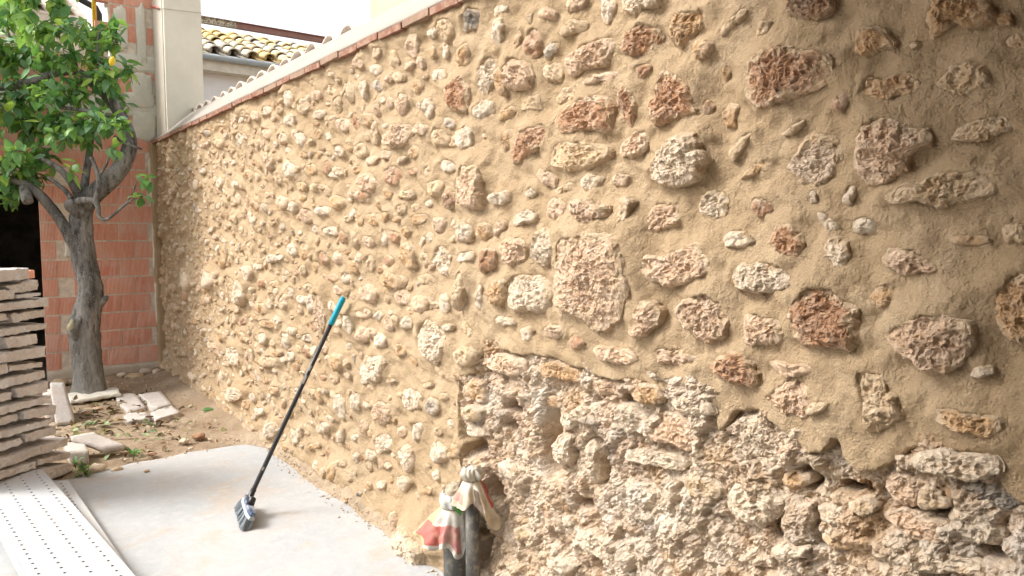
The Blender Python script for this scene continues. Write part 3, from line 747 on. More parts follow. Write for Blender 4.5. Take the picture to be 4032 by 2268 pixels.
B 4694,2271 4732,2269 4778,2282 4799,2300 4774,2316 4734,2324 4676,2309 4663,2290
B 3765,1588 3722,1593 3668,1580 3664,1569 3710,1558 3761,1558 3777,1571
O 4840,1162 4885,1133 4952,1127 5003,1141 4961,1170 4866,1176
W 5269,1235 5337,1244 5342,1263 5305,1278 5250,1283 5177,1273 5171,1255 5204,1242
R 5622,799 5670,793 5714,801 5681,840 5618,858 5561,854 5545,834
G 6494,2318 6554,2336 6564,2369 6458,2367 6348,2343 6378,2308
O 4306,1991 4271,1981 4268,1961 4304,1954 4373,1969 4384,1981 4360,1997
P 4029,47 4058,48 4069,69 4045,100 4022,111 3993,94 3998,75
B 2714,1464 2677,1477 2648,1476 2630,1464 2648,1458 2693,1456
O 4374,1694 4407,1698 4432,1711 4413,1737 4370,1738 4340,1729 4322,1710
W 4934,1121 4892,1127 4845,1125 4833,1105 4861,1088 4895,1083 4958,1083 4961,1097
B 4183,2377 4167,2396 4136,2397 4104,2383 4095,2365 4130,2355 4157,2360
P 3889,2398 3844,2382 3836,2368 3858,2359 3899,2369 3924,2385 3918,2398
W 3631,2315 3643,2327 3633,2335 3604,2336 3566,2327 3552,2318 3568,2308 3588,2306
P 2445,1901 2404,1901 2400,1882 2437,1881
D 3609,55 3622,68 3616,80 3592,89 3559,90 3557,76 3571,59 3589,55
"""
ZONE = [(2.571, 0.508), (2.562, 0.542), (2.534, 0.606), (2.575, 0.618), (2.602, 0.712), (2.6, 0.869), (2.478, 0.914), (2.469, 0.965), (2.393, 1.016), (2.264, 1.037), (2.159, 1.028), (1.985, 1.047), (1.889, 1.026), (1.816, 1.029), (1.74, 1.012), (1.646, 1.019), (1.584, 1.033), (1.504, 1.027), (1.452, 1.01), (1.402, 1.023), (1.336, 1.038), (1.281, 1.023), (1.264, 0.995), (1.259, 0.965), (1.242, 0.931), (1.213, 0.961), (1.191, 1.006), (1.121, 1.023), (1.063, 0.99), (1.014, 0.953), (0.974, 0.935), (0.936, 0.95), (0.907, 0.994), (0.895, 0.996), (0.882, 0.952), (0.857, 0.935), (0.809, 0.936), (0.78, 0.955), (0.749, 0.985), (0.724, 1.011), (0.564, 1.039), (0.557, 0.977), (0.519, 0.951), (0.2, 0.98), (-1.2, 0.9), (-1.2, -0.1), (2.568, -0.1)]
PITS = [(1.997, 0.789, 0.046, 0.098), (1.765, 0.714, 0.051, 0.083), (1.603, 0.964, 0.023, 0.023), (2.016, 0.637, 0.04, 0.036), (2.03, 0.692, 0.041, 0.068), (2.507, 0.592, 0.053, 0.036), (2.233, 0.824, 0.03, 0.024), (2.264, 0.741, 0.031, 0.024), (0.985, 0.879, 0.022, 0.025), (0.886, 0.873, 0.022, 0.012), (0.842, 0.883, 0.014, 0.015), (1.074, 0.724, 0.017, 0.041), (0.728, 0.883, 0.006, 0.028), (0.681, 0.87, 0.024, 0.009), (0.657, 0.914, 0.006, 0.027), (0.562, 0.83, 0.027, 0.011), (0.942, 0.725, 0.016, 0.015), (2.365, 0.432, 0.037, 0.057), (2.442, 0.178, 0.058, 0.098), (1.988, 0.379, 0.02, 0.024), (1.84, 0.546, 0.027, 0.019)]
EDGE = [(-1.597, 5.249), (-1.246, 5.07), (-0.903, 5.164), (-0.529, 5.202), (-0.173, 5.142), (-0.055, 4.91), (-0.077, 4.618)]
STACK_ORIGIN = (-1.247, 5.213, 0.0)
STACK_DIR = (0.7298, 0.6837, 0.0)
SLABS = [[(-0.417, 1.3), (-0.231, 1.3), (-0.236, 1.227), (-0.422, 1.225)], [(-0.382, 1.205), (-0.145, 1.23), (-0.149, 1.155), (-0.322, 1.151)], [(-0.424, 1.195), (-0.32, 1.182), (-0.324, 1.12), (-0.428, 1.127)], [(-0.322, 1.149), (-0.153, 1.154), (-0.155, 1.123), (-0.324, 1.121)], [(-0.429, 1.111), (-0.105, 1.117), (-0.108, 1.057), (-0.432, 1.066)], [(-0.432, 1.059), (-0.386, 1.056), (-0.363, 1.006), (-0.437, 0.989)], [(-0.345, 1.045), (-0.103, 1.047), (-0.106, 0.995), (-0.338, 0.983)], [(-0.438, 0.975), (-0.108, 0.964), (-0.111, 0.919), (-0.441, 0.918)], [(-0.442, 0.91), (-0.427, 0.907), (-0.428, 0.85), (-0.445, 0.852)], [(-0.405, 0.918), (-0.182, 0.909), (-0.18, 0.843), (-0.389, 0.843)], [(-0.446, 0.846), (-0.14, 0.828), (-0.144, 0.757), (-0.45, 0.784)], [(-0.45, 0.778), (-0.388, 0.771), (-0.392, 0.704), (-0.454, 0.707)], [(-0.379, 0.756), (-0.148, 0.733), (-0.15, 0.696), (-0.387, 0.71)], [(-0.455, 0.69), (-0.131, 0.682), (-0.135, 0.625), (-0.459, 0.626)], [(-0.46, 0.615), (-0.378, 0.603), (-0.375, 0.551), (-0.464, 0.559)], [(-0.361, 0.616), (-0.123, 0.614), (-0.134, 0.539), (-0.348, 0.554)], [(-0.464, 0.545), (-0.105, 0.523), (-0.108, 0.47), (-0.468, 0.494)], [(-0.468, 0.489), (-0.337, 0.47), (-0.332, 0.416), (-0.472, 0.421)], [(-0.321, 0.478), (-0.085, 0.459), (-0.089, 0.392), (-0.324, 0.419)], [(-0.473, 0.408), (-0.102, 0.381), (-0.104, 0.337), (-0.477, 0.351)], [(-0.477, 0.346), (-0.33, 0.323), (-0.311, 0.275), (-0.482, 0.267)], [(-0.318, 0.338), (-0.08, 0.329), (-0.072, 0.269), (-0.305, 0.278)], [(-0.482, 0.258), (-0.011, 0.238), (-0.014, 0.178), (-0.435, 0.189)], [(-0.486, 0.201), (-0.273, 0.167), (-0.276, 0.118), (-0.489, 0.143)], [(-0.245, 0.165), (0.015, 0.139), (0.012, 0.085), (-0.247, 0.123)], [(-0.49, 0.136), (-0.282, 0.114), (-0.284, 0.083), (-0.492, 0.103)], [(-0.225, 0.107), (0.011, 0.065), (0.02, 0.001), (-0.217, 0.046)]]
TREE = {
  'trunk': [(-0.851, 7.507, -0.051, 0.1812), (-0.849, 7.516, 0.057, 0.1522), (-0.846, 7.532, 0.256, 0.1341), (-0.853, 7.558, 0.473, 0.1341), (-0.857, 7.577, 0.636, 0.145), (-0.826, 7.569, 0.798, 0.1269), (-0.793, 7.56, 0.961, 0.116), (-0.811, 7.589, 1.124, 0.1087), (-0.832, 7.622, 1.304, 0.1124), (-0.838, 7.644, 1.485, 0.1087), (-0.831, 7.654, 1.648, 0.1051), (-0.805, 7.646, 1.774, 0.0906)] ,
  'limbR': [(-0.818, 7.653, 1.738, 0.0906), (-0.735, 7.6, 1.846, 0.0834), (-0.61, 7.543, 1.974, 0.0797), (-0.504, 7.501, 2.121, 0.0725), (-0.445, 7.495, 2.269, 0.0652), (-0.439, 7.556, 2.42, 0.0616), (-0.478, 7.625, 2.57, 0.0544), (-0.548, 7.667, 2.714, 0.0507), (-0.662, 7.742, 2.857, 0.0435), (-0.806, 7.825, 2.978, 0.0362), (-1.017, 7.918, 2.931, 0.0326), (-1.255, 8.027, 2.83, 0.0362), (-1.487, 8.137, 2.802, 0.0326)] ,
  'limbL': [(-0.839, 7.624, 1.268, 0.0616), (-0.893, 7.612, 1.378, 0.0544), (-0.96, 7.641, 1.539, 0.0489), (-1.04, 7.692, 1.699, 0.0453), (-1.125, 7.705, 1.821, 0.0417), (-1.207, 7.739, 1.907, 0.0362), (-1.305, 7.792, 1.959, 0.0308), (-1.444, 7.84, 2.007, 0.0254)] ,
  'knob': [(-0.84, 7.562, 1.664, 0.0544), (-0.899, 7.563, 1.734, 0.0652), (-0.922, 7.534, 1.775, 0.0544), (-0.928, 7.528, 1.802, 0.0217)] ,
  'br1': [(-0.898, 7.565, 1.769, 0.0362), (-0.834, 7.443, 1.791, 0.029), (-0.759, 7.36, 1.783, 0.0272), (-0.739, 7.34, 1.731, 0.0217), (-0.732, 7.326, 1.643, 0.0163), (-0.686, 7.264, 1.618, 0.0145), (-0.607, 7.211, 1.688, 0.0127), (-0.543, 7.143, 1.757, 0.0109), (-0.482, 7.089, 1.806, 0.0072)] ,
  'br2': [(-0.753, 7.356, 1.783, 0.0236), (-0.725, 7.346, 1.906, 0.0199), (-0.726, 7.357, 2.011, 0.0181), (-0.749, 7.385, 2.116, 0.0163), (-0.763, 7.401, 2.169, 0.0181)] ,
  'br3': [(-0.727, 7.356, 1.994, 0.0145), (-0.679, 7.326, 2.064, 0.0109), (-0.637, 7.305, 2.169, 0.0091), (-0.619, 7.3, 2.274, 0.0072)] ,
  'br4': [(-0.844, 7.616, 1.808, 0.0362), (-0.886, 7.621, 1.914, 0.0326), (-0.94, 7.647, 2.019, 0.029), (-1.024, 7.693, 2.106, 0.0254), (-1.106, 7.761, 2.16, 0.0199)] ,
  'br5': [(-0.811, 7.691, 1.794, 0.0399), (-0.791, 7.713, 1.922, 0.0362), (-0.762, 7.743, 2.07, 0.0326), (-0.735, 7.762, 2.219, 0.029), (-0.709, 7.76, 2.402, 0.0254), (-0.683, 7.757, 2.586, 0.0217)] ,
  'br6': [(-0.913, 7.555, 1.804, 0.0254), (-0.953, 7.58, 1.874, 0.0217), (-1.021, 7.626, 1.944, 0.0181), (-1.075, 7.672, 1.997, 0.0145)] ,
  'br7': [(-1.251, 7.746, 1.906, 0.0399), (-1.241, 7.681, 1.827, 0.0435), (-1.234, 7.645, 1.77, 0.0453)] ,
  'br8': [(-0.478, 7.625, 2.57, 0.0362), (-0.601, 7.567, 2.569, 0.0217), (-0.73, 7.541, 2.589, 0.0181), (-0.961, 7.657, 2.616, 0.0163)] ,
  'br9': [(-0.806, 7.825, 2.978, 0.029), (-0.832, 7.802, 3.184, 0.0217), (-0.886, 7.799, 3.386, 0.0163), (-0.933, 7.856, 3.601, 0.0127)] ,
  'br10': [(-0.483, 7.601, 2.549, 0.029), (-0.56, 7.56, 2.822, 0.0199), (-0.656, 7.597, 3.099, 0.0145), (-0.632, 7.599, 3.314, 0.0109)] ,
  'br11': [(-0.543, 7.568, 2.377, 0.0163), (-0.492, 7.396, 2.31, 0.0127), (-0.39, 7.25, 2.251, 0.0091)] ,
  'br12': [(-0.543, 7.144, 1.764, 0.0072), (-0.492, 7.09, 1.868, 0.0054), (-0.467, 7.054, 1.953, 0.0045)] ,
}
CLUMPS = [(-1.239, 8.42, 3.465, 0.217), (-1.255, 8.394, 3.128, 0.217), (-1.088, 7.604, 3.241, 0.181), (-0.892, 7.48, 3.28, 0.163), (-0.659, 7.875, 3.333, 0.181), (-0.52, 7.696, 3.354, 0.127), (-1.033, 8.011, 3.088, 0.181), (-0.887, 7.622, 3.036, 0.163), (-0.662, 7.679, 3.079, 0.163), (-0.51, 7.579, 3.224, 0.091), (-1.196, 8.039, 2.786, 0.199), (-1.022, 7.583, 2.736, 0.181), (-0.805, 7.626, 2.768, 0.181), (-0.605, 7.456, 2.871, 0.163), (-0.421, 7.577, 3.004, 0.109), (-0.49, 7.816, 2.797, 0.145), (-1.193, 8.29, 2.53, 0.217), (-1.01, 7.842, 2.493, 0.199), (-0.817, 7.619, 2.484, 0.181), (-0.664, 7.367, 2.468, 0.163), (-0.579, 7.122, 2.413, 0.091), (-1.332, 7.662, 2.138, 0.199), (-1.114, 7.833, 2.2, 0.181), (-0.947, 7.608, 2.332, 0.127), (-1.3, 7.886, 1.946, 0.181), (-1.13, 8.149, 2.005, 0.127), (-1.359, 8.027, 1.809, 0.109), (-0.77, 7.661, 2.387, 0.109), (-0.929, 7.451, 2.042, 0.065), (-0.397, 7.039, 1.955, 0.065), (-0.468, 7.078, 1.809, 0.036), (-0.954, 7.664, 3.516, 0.145), (-1.183, 7.684, 3.578, 0.217), (-0.629, 7.241, 2.233, 0.043), (-1.526, 8.137, 3.215, 0.29), (-1.553, 7.963, 2.665, 0.29), (-1.597, 8.238, 2.239, 0.254), (-0.857, 8.206, 3.922, 0.254), (-1.167, 8.2, 3.963, 0.29)]

# ------------------------------------------------------------------ ground
def edge_y(x):
    xs = [p[0] for p in EDGE[:6]]; ys = [p[1] for p in EDGE[:6]]
    return np.interp(x, xs, ys) + 0.03 * pn(np.stack([np.asarray(x) * 5, np.asarray(x) * 0 + 3.3, np.asarray(x) * 0], -1))

m = N("bare_soil", 0.97, 0.08)
c = m.mix(m.ramp(m.noise(3.0, 5), 0.38, 0.65), (0.31, 0.225, 0.145), (0.43, 0.335, 0.235))
c = m.mix(m.ramp(m.noise(30, 6, 0.65), 0.45, 0.72, 0, 0.55), c, (0.19, 0.13, 0.08))
c = m.mix(m.ramp(m.noise(90, 3), 0.60, 0.72, 0, 0.6), c, (0.62, 0.53, 0.42))
m.col(c); m.bump([(m.noise(200, 3), 0.006), (m.noise(45, 6, 0.7), 0.02)], 0.8)
SOIL = m.m

g = 60.0
gm = mesh_np("ground", [(-g, -g, -0.09), (g, -g, -0.09), (g, g, -0.09), (-g, g, -0.09)], np.array([(0, 1, 2, 3)]))
tag(obj("ground", gm, SOIL), "bare brown earth under and beyond the courtyard", kind="structure")

xs = np.linspace(-4.5, 0.06, 190); ys = np.linspace(4.3, 8.56, 180)
Y, X = np.meshgrid(ys, xs, indexing='ij')
P = np.stack([X.ravel(), Y.ravel(), np.zeros(X.size)], -1)
d = P[:, 1] - edge_y(P[:, 0])
h = 0.016 * fbm(P * 1.6, 4) + 0.012 * fbm(P * 6 + 5, 4) + 0.008 * fbm(P * 22 + 8, 2)
h += 0.02 * sstep(5.6, 7.0, P[:, 1]) + 0.05 * sstep(-0.25, 0.0, P[:, 0])
h = np.where(d < 0.10, h * 0.5 - 0.008 - 0.05 * sstep(0.05, -0.08, d), h)
P[:, 2] = h
tag(obj("soil", mesh_np("soil", P, grid_faces(len(ys), len(xs))), SOIL), "bare brown soil around the tree at the foot of the stone wall", kind="structure")

m = N("concrete_slab", 0.85, 0.25)
a = m.noise(1.1, 5, 0.55, dist=0.8); b = m.noise(2.3, 12, 0.68, dist=0.9)
c = m.mix(m.ramp(a, 0.40, 0.62), (0.375, 0.385, 0.385), (0.415, 0.412, 0.40))
c = m.mix(m.ramp(b, 0.50, 0.66, 0, 0.75), c, (0.42, 0.345, 0.275))
c = m.mix(m.ramp(m.noise(20, 8, 0.75), 0.50, 0.66, 0, 0.55), c, (0.50, 0.48, 0.455))
c = m.mix(m.ramp(m.noise(95, 4, 0.75), 0.58, 0.70, 0, 0.55), c, (0.42, 0.36, 0.30))
c = m.mix(m.ramp(m.noise(5, 10, 0.8, stretch=(1, 2.2, 1)), 0.54, 0.68, 0, 0.35), c, (0.28, 0.275, 0.265))
m.col(c); m.bump([(m.noise(140, 4, 0.7), 0.0025), (m.noise(18, 5), 0.006)], 0.6)
CONC = m.m
xs = np.concatenate([np.linspace(-7, -2, 12)[:-1], np.linspace(-2, 0.02, 110)])
vv = np.concatenate([np.linspace(0, 0.75, 20)[:-1], np.linspace(0.75, 1, 90)])
Vv, X = np.meshgrid(vv, xs, indexing='ij')
Yv = -4.0 + (edge_y(X.ravel()).reshape(X.shape) + 4.0) * Vv
P = np.stack([X.ravel(), Yv.ravel(), np.full(X.size, 0.012)], -1)
P[:, 2] += 0.003 * fbm(P * 2.5, 3)
P[-len(xs):, 2] = -0.05
tag(obj("concrete_pavement", mesh_np("concrete_pavement", P, grid_faces(len(vv), len(xs))), CONC), "pale dusty concrete paving in the foreground", kind="structure")

# ------------------------------------------------------------------ stone wall
PAL = {'W': (0.66, 0.545, 0.41), 'P': (0.61, 0.435, 0.30), 'B': (0.56, 0.415, 0.26), 'O': (0.52, 0.335, 0.18), 'R': (0.42, 0.24, 0.14),
       'G': (0.47, 0.40, 0.32), 'D': (0.22, 0.20, 0.17), 'K': (0.31, 0.185, 0.11), 'F': (0.58, 0.45, 0.33)}
rng = random.Random(11)

def zone_dist(y, z):
    """Signed distance to the bare rubble zone, positive inside."""
    Zp = np.array(ZONE); n = len(Zp)
    inside = np.zeros(y.shape, bool); dm = np.full(y.shape, 9.0)
    for i in range(n):
        (ax, ay), (bx, by) = Zp[i], Zp[(i + 1) % n]
        ex, ey = bx - ax, by - ay
        t = np.clip(((y - ax) * ex + (z - ay) * ey) / (ex * ex + ey * ey + 1e-9), 0, 1)
        dm = np.minimum(dm, np.hypot(y - ax - t * ex, z - ay - t * ey))
        cnd = ((ay > z) != (by > z))
        xi = ax + (z - ay) / (by - ay + 1e-12) * ex
        inside ^= cnd & (y < xi)
    return np.where(inside, dm, -dm)

class Stone: pass
stones = []
def add_stone(poly, code, rough, seed, flat=False, hk=1.0):
    p = np.array(poly, float)
    s = Stone()
    A = p; B = np.roll(p, -1, 0)
    cr = A[:, 0] * B[:, 1] - B[:, 0] * A[:, 1]
    ar = cr.sum() / 2
    s.c = ((A + B) * cr[:, None]).sum(0) / (6 * ar) if abs(ar) > 1e-7 else p.mean(0)
    s.area = abs(ar)
    th = np.linspace(0, 2 * np.pi, 96, endpoint=False)
    D = np.stack([np.cos(th), np.sin(th)], -1)
    R = np.zeros(96)
    for a, b in zip(A - s.c, B - s.c):
        e = b - a
        den = D[:, 0] * e[1] - D[:, 1] * e[0]
        den = np.where(np.abs(den) < 1e-9, 1e-9, den)
        t = (a[0] * e[1] - a[1] * e[0]) / den
        u = (a[0] * D[:, 1] - a[1] * D[:, 0]) / den
        ok = (t > 0) & (u > -1e-6) & (u < 1 + 1e-6)
        R = np.where(ok, np.maximum(R, t), R)
    R = np.where(R <= 0, np.sqrt(s.area / np.pi), R)
    k = np.array([1, 2, 3, 2, 1.0]); k /= k.sum()
    R = sum(w * np.roll(R, o) for w, o in zip(k, range(-2, 3)))
    nz = fbm(np.stack([np.cos(th) * 2.2 + seed, np.sin(th) * 2.2 + seed * 0.7, np.full(96, seed * 1.3)], -1), 4)
    s.R = R * (1 + 0.22 * nz) * (1.10 if not rough else 1.0)
    s.rm = math.sqrt(s.area / math.pi)
    s.H = min(0.098, max(0.018, 0.60 * s.rm)) * rng.uniform(0.75, 1.25) * hk
    if flat: s.H = 0.016
    if 2.45 < s.c[0] < 2.95 and s.c[1] < 0.25 and s.area > 0.012 and not rough: s.H = 0.13
    s.code, s.rough, s.seed = code, rough, seed
    stones.append(s)
    return s

for i, ln in enumerate(STONES.strip().splitlines()):
    t = ln.split()
    rough = t[0][0] == '*'
    code = t[0][-1]
    poly = [tuple(int(q) / 1000 for q in k.split(',')) for k in t[1:]]
    add_stone(poly, code, rough, i + 1, flat=(code == 'F'), hk=0.72 if rough else 1.0)
n_traced = len(stones)

# smaller stones that fill the wall between the traced ones
cent = [(s.c[0], s.c[1], s.rm) for s in stones]
CA = np.array(cent)
for tries in range(9000):
    y = rng.uniform(2.5, 8.44); z = rng.uniform(0.06, 2.38)
    far = (y - 2.5) / 6
    if rng.random() > 0.10 + far * 1.1: continue
    r = rng.uniform(0.014, 0.038) + far * max(0.0, rng.gauss(0.014, 0.02))
    dd = np.hypot(CA[:, 0] - y, CA[:, 1] - z)
    if np.any(dd < (CA[:, 2] + r) * 1.04 + 0.003): continue
    ph = rng.random() * 6; n = rng.choice([5, 6, 7, 8]); asp = rng.uniform(0.75, 2.0); rot_ = rng.gauss(0, 0.35)
    poly = [(y + math.cos(ph + 2 * math.pi * k / n) * r * asp * rng.uniform(0.6, 1.3), z + math.sin(ph + 2 * math.pi * k / n + rot_) * r / asp ** 0.7 * rng.uniform(0.6, 1.3)) for k in range(n)]
    if max(q[1] for q in poly) > 2.41: continue
    add_stone(poly, rng.choices("WPBORG", [24, 20, 28, 18, 5, 5])[0], False, 500 + tries, hk=1.15)
    CA = np.vstack([CA, (y, z, r)])

def stone_geo(s, nseg, nring, base_h):
    th = np.linspace(0, 2 * np.pi, nseg, endpoint=False)
    R = np.interp(th, np.linspace(0, 2 * np.pi, 97), np.append(s.R, s.R[0]))
    sv = np.concatenate([np.linspace(0.04, 0.9, nring - 4), [0.96, 1.0, 1.03, 1.03]])
    S, T = np.meshgrid(sv, th, indexing='ij')
    RR = np.tile(R, (nring, 1))
    y = S * RR * np.cos(T); z = S * RR * np.sin(T)
    pw = 2.6 + 2.2 * ((s.seed * 37) % 10) / 10
    h = s.H * np.sqrt(np.clip(1 - np.clip(S, 0, 1) ** pw, 0, 1))
    rr = random.Random(s.seed)
    for q in range(4):
        a = rr.uniform(0, 6.28); t = rr.uniform(0.15, 0.8)
        h = np.minimum(h, s.H * (rr.uniform(0.75, 1.1) - t * 0.6 * (np.cos(a) * y + np.sin(a) * z) / s.rm))
    P = np.stack([-h.ravel(), y.ravel(), z.ravel()], -1)
    Q = P + np.array([s.seed * 1.37, s.seed * 0.71, s.seed * 0.53])
    k = min(1.0, s.rm / 0.045)
    fq = max(1.0, min(1.8, 0.045 / s.rm))
    Q = Q * fq
    edge = sstep(1.01, 0.6, S.ravel())
    dsp = 0.020 * k * fbm(Q * 20, 3) + 0.0125 * k * ridged(Q * 42, 3) + 0.0060 * k * fbm(Q * 120, 2)
    P[:, 0] -= dsp * (0.35 + 0.65 * edge) - 0.002
    jit = np.stack([fbm(Q * 38 + 3, 3), fbm(Q * 38 + 40, 3)], -1) * 0.011 * k
    P[:, 1:] += jit
    P[-nseg:, 0] = 0.06
    P[:, 0] -= base_h
    V = np.vstack([P, [[P[:nseg, 0].mean(), 0, 0]]])
    kk = np.arange(nseg)
    F = [grid_faces(nring, nseg, True), np.stack([np.full(nseg, len(V) - 1), (kk + 1) % nseg, kk], -1)]
    return V, F

def stone_base(s): return 0.004 if not s.rough else 0.012

# --- mortar sheet
cols_y = [-1.2]
while cols_y[-1] < 8.5:
    y = cols_y[-1]
    Fd = 1.04 + 0.795 * max(y, 0.5)
    cols_y.append(y + (0.010 if y < 0.45 else min(0.017, max(0.0030, Fd * Fd / 1245 * 1.35))))
cols_y = np.array(cols_y); cols_y[-1] = 8.5
rows_z = np.concatenate([np.arange(-0.06, 2.445, 0.0062), [2.445]])
Yg, Zg = np.meshgrid(cols_y, rows_z, indexing='xy')       # rows = z
Pw = np.stack([np.zeros(Yg.size), Yg.ravel(), Zg.ravel()], -1)
h = 0.024 * fbm(Pw * 1.7, 3) + 0.030 * fbm(Pw * 5.2 + 4, 3) + 0.006 * fbm(Pw * 24 + 9, 3)
diag = np.stack([Pw[:, 1] * 3.0 + Pw[:, 2] * 5, Pw[:, 2] * 16 - Pw[:, 1] * 9, Pw[:, 0]], -1)
h += 0.018 * fbm(diag + 2, 3) + 0.010 * ridged(Pw * 6.5 + 3, 2)                                   # trowel strokes
h += 0.0016 * fbm(Pw * 75 + 1, 2)
h = h.reshape(Yg.shape)
sw = np.zeros(Yg.shape)
for s in stones:
    if s.rough: continue
    sg = 0.026 + 0.38 * s.rm
    ext = s.R.max() + 2.6 * sg
    i0, i1 = np.searchsorted(rows_z, [s.c[1] - ext, s.c[1] + ext]); j0, j1 = np.searchsorted(cols_y, [s.c[0] - ext, s.c[0] + ext])
    if i1 <= i0 or j1 <= j0: continue
    dy = Yg[i0:i1, j0:j1] - s.c[0]; dz = Zg[i0:i1, j0:j1] - s.c[1]
    r = np.hypot(dy, dz); t = np.arctan2(dz, dy) % (2 * np.pi)
    Rr = np.interp(t, np.linspace(0, 2 * np.pi, 97), np.append(s.R, s.R[0]))
    out = np.maximum(r - Rr * 0.98, 0)
    up = dz / (r + 1e-6)
    kf = 0.46 + 0.28 * up + 0.14 * min(1.0, max(0.0, (s.c[0] - 3.0) / 3.0))
    f = s.H * kf * np.exp(-(out / sg) ** 1.5)
    # sink the mortar under the stone body so that the stone stands proud
    f = np.where(r < Rr * 0.82, np.minimum(f, s.H * 0.25), f)
    sw[i0:i1, j0:j1] = np.maximum(sw[i0:i1, j0:j1], f)
h = h + sw
h += 0.022 * sstep(2.64, 2.56, Yg + 0.03 * np.sin(Zg * 7)) * sstep(2.1, 1.4, Zg)
h += 0.02 * sstep(2.30, 2.44, Zg) + 0.05 * sstep(0.28, 0.0, Zg)
zd = zone_dist(Yg.ravel(), Zg.ravel()) + 0.016 * fbm(Pw * 16 + 6, 3)
zd = zd.reshape(Yg.shape)
h = h + 0.012 * np.exp(-((zd + 0.03) / 0.05) ** 2) - 0.20 * sstep(-0.006, 0.014, zd)
Pw[:, 0] = -h.ravel()
wall = empty("stone_wall", (0, 4, 0))
tag(wall, "long rubble stone wall pointed with sandy mortar under a tile coping", "stone wall")
def wobj(name, me, mat, loc=(0, 0, 0)):
    o = obj(name, me, mat, wall)
    o.location = (loc[0], loc[1] - 4, loc[2])
    return o
wobj("mortar_face", mesh_np("mortar_face", Pw, grid_faces(len(rows_z), len(cols_y))[:, ::-1]), MORTAR)
hgrid = h

# --- bare rubble core in the zone without mortar
ry = np.arange(-1.2, 2.70, 0.0048); rz = np.arange(-0.06, 1.16, 0.0048)
Yr, Zr = np.meshgrid(ry, rz, indexing='xy')
Pr = np.stack([np.zeros(Yr.size), Yr.ravel(), Zr.ravel()], -1)
def worley(p, sc, seed, jit=0.9):
    q = p[:, 1:] * sc
    q = q + 0.55 * np.stack([fbm(p * sc * 0.9 + seed, 2), fbm(p * sc * 0.9 + seed + 20, 2)], -1)
    ip = np.floor(q).astype(int)
    d1 = np.full(len(p), 9.0); d2 = d1.copy(); cid = np.zeros(len(p), int)
    for a in (-1, 0, 1):
        for b in (-1, 0, 1):
            ci = ip[:, 0] + a; cj = ip[:, 1] + b
            hsh = (ci * 73856093 ^ cj * 19349663 ^ seed * 83492791) & 0xffff
            fx = ((hsh * 1103515245 + 12345) >> 4 & 1023) / 1023.0; fy = ((hsh * 22695477 + 1) >> 5 & 1023) / 1023.0
            dd = np.hypot(ci + 0.5 + (fx - 0.5) * jit - q[:, 0], cj + 0.5 + (fy - 0.5) * jit - q[:, 1])
            new = dd < d1
            d2 = np.where(new, d1, np.minimum(d2, dd)); cid = np.where(new, hsh, cid); d1 = np.where(new, dd, d1)
    return d1, d2, cid
d1, d2, cid = worley(Pr, 6.5, 3)
e1, e2, eid = worley(Pr, 17, 5)
f1, f2, fid = worley(Pr, 42, 8)
lump = sstep(0.0, 0.35, d2 - d1)
rh = -0.010 + 0.055 * fbm(Pr * 4.2, 3) + 0.032 * lump * (((cid >> 3) & 7) / 7.0) + 0.020 * sstep(0, 0.4, e2 - e1) * ((eid & 7) / 7.0) + 0.0065 * sstep(0, 0.4, f2 - f1)
rh += 0.020 * ridged(Pr * 17, 4) + 0.009 * fbm(Pr * 60, 3) - 0.030 * sstep(0.28, 0.55, fbm(Pr * 13 + 40, 3)) + 0.003 * fbm(Pr * 150, 1)
for (py, pz, wy, wz) in PITS:
    q = ((Pr[:, 1] - py) / max(wy, .012)) ** 2 + ((Pr[:, 2] - pz) / max(wz, .012)) ** 2
    rh -= 0.13 * np.exp(-q ** 1.5 * 0.9)
rh += 0.05 * sstep(0.25, 0.0, Pr[:, 2])
Pr[:, 0] = -rh
pk = np.array([PAL[k] for k in "WWPWPBBWOPGBKWPO"])
cc = 0.25 * pk[(cid >> 5) & 15] + 0.30 * pk[(eid >> 4) & 15] + 0.45 * np.array((0.62, 0.52, 0.41))
cc = cc * (0.9 + 0.2 * (fid & 15)[:, None] / 15.0)
keep = zone_dist(Yr.ravel(), Zr.ravel()) > -0.05
fr = grid_faces(len(rz), len(ry))
fr = fr[keep[fr].all(1)][:, ::-1]
wobj("rubble_core", mesh_np("rubble_core", Pr, fr, cc, False), RUBBLE)
def rubble_h(y, z):
    j = int(np.clip(round((y + 1.2) / 0.0048), 0, len(ry) - 1)); i = int(np.clip(round((z + 0.06) / 0.0048), 0, len(rz) - 1))
    return rh[i * len(ry) + j]

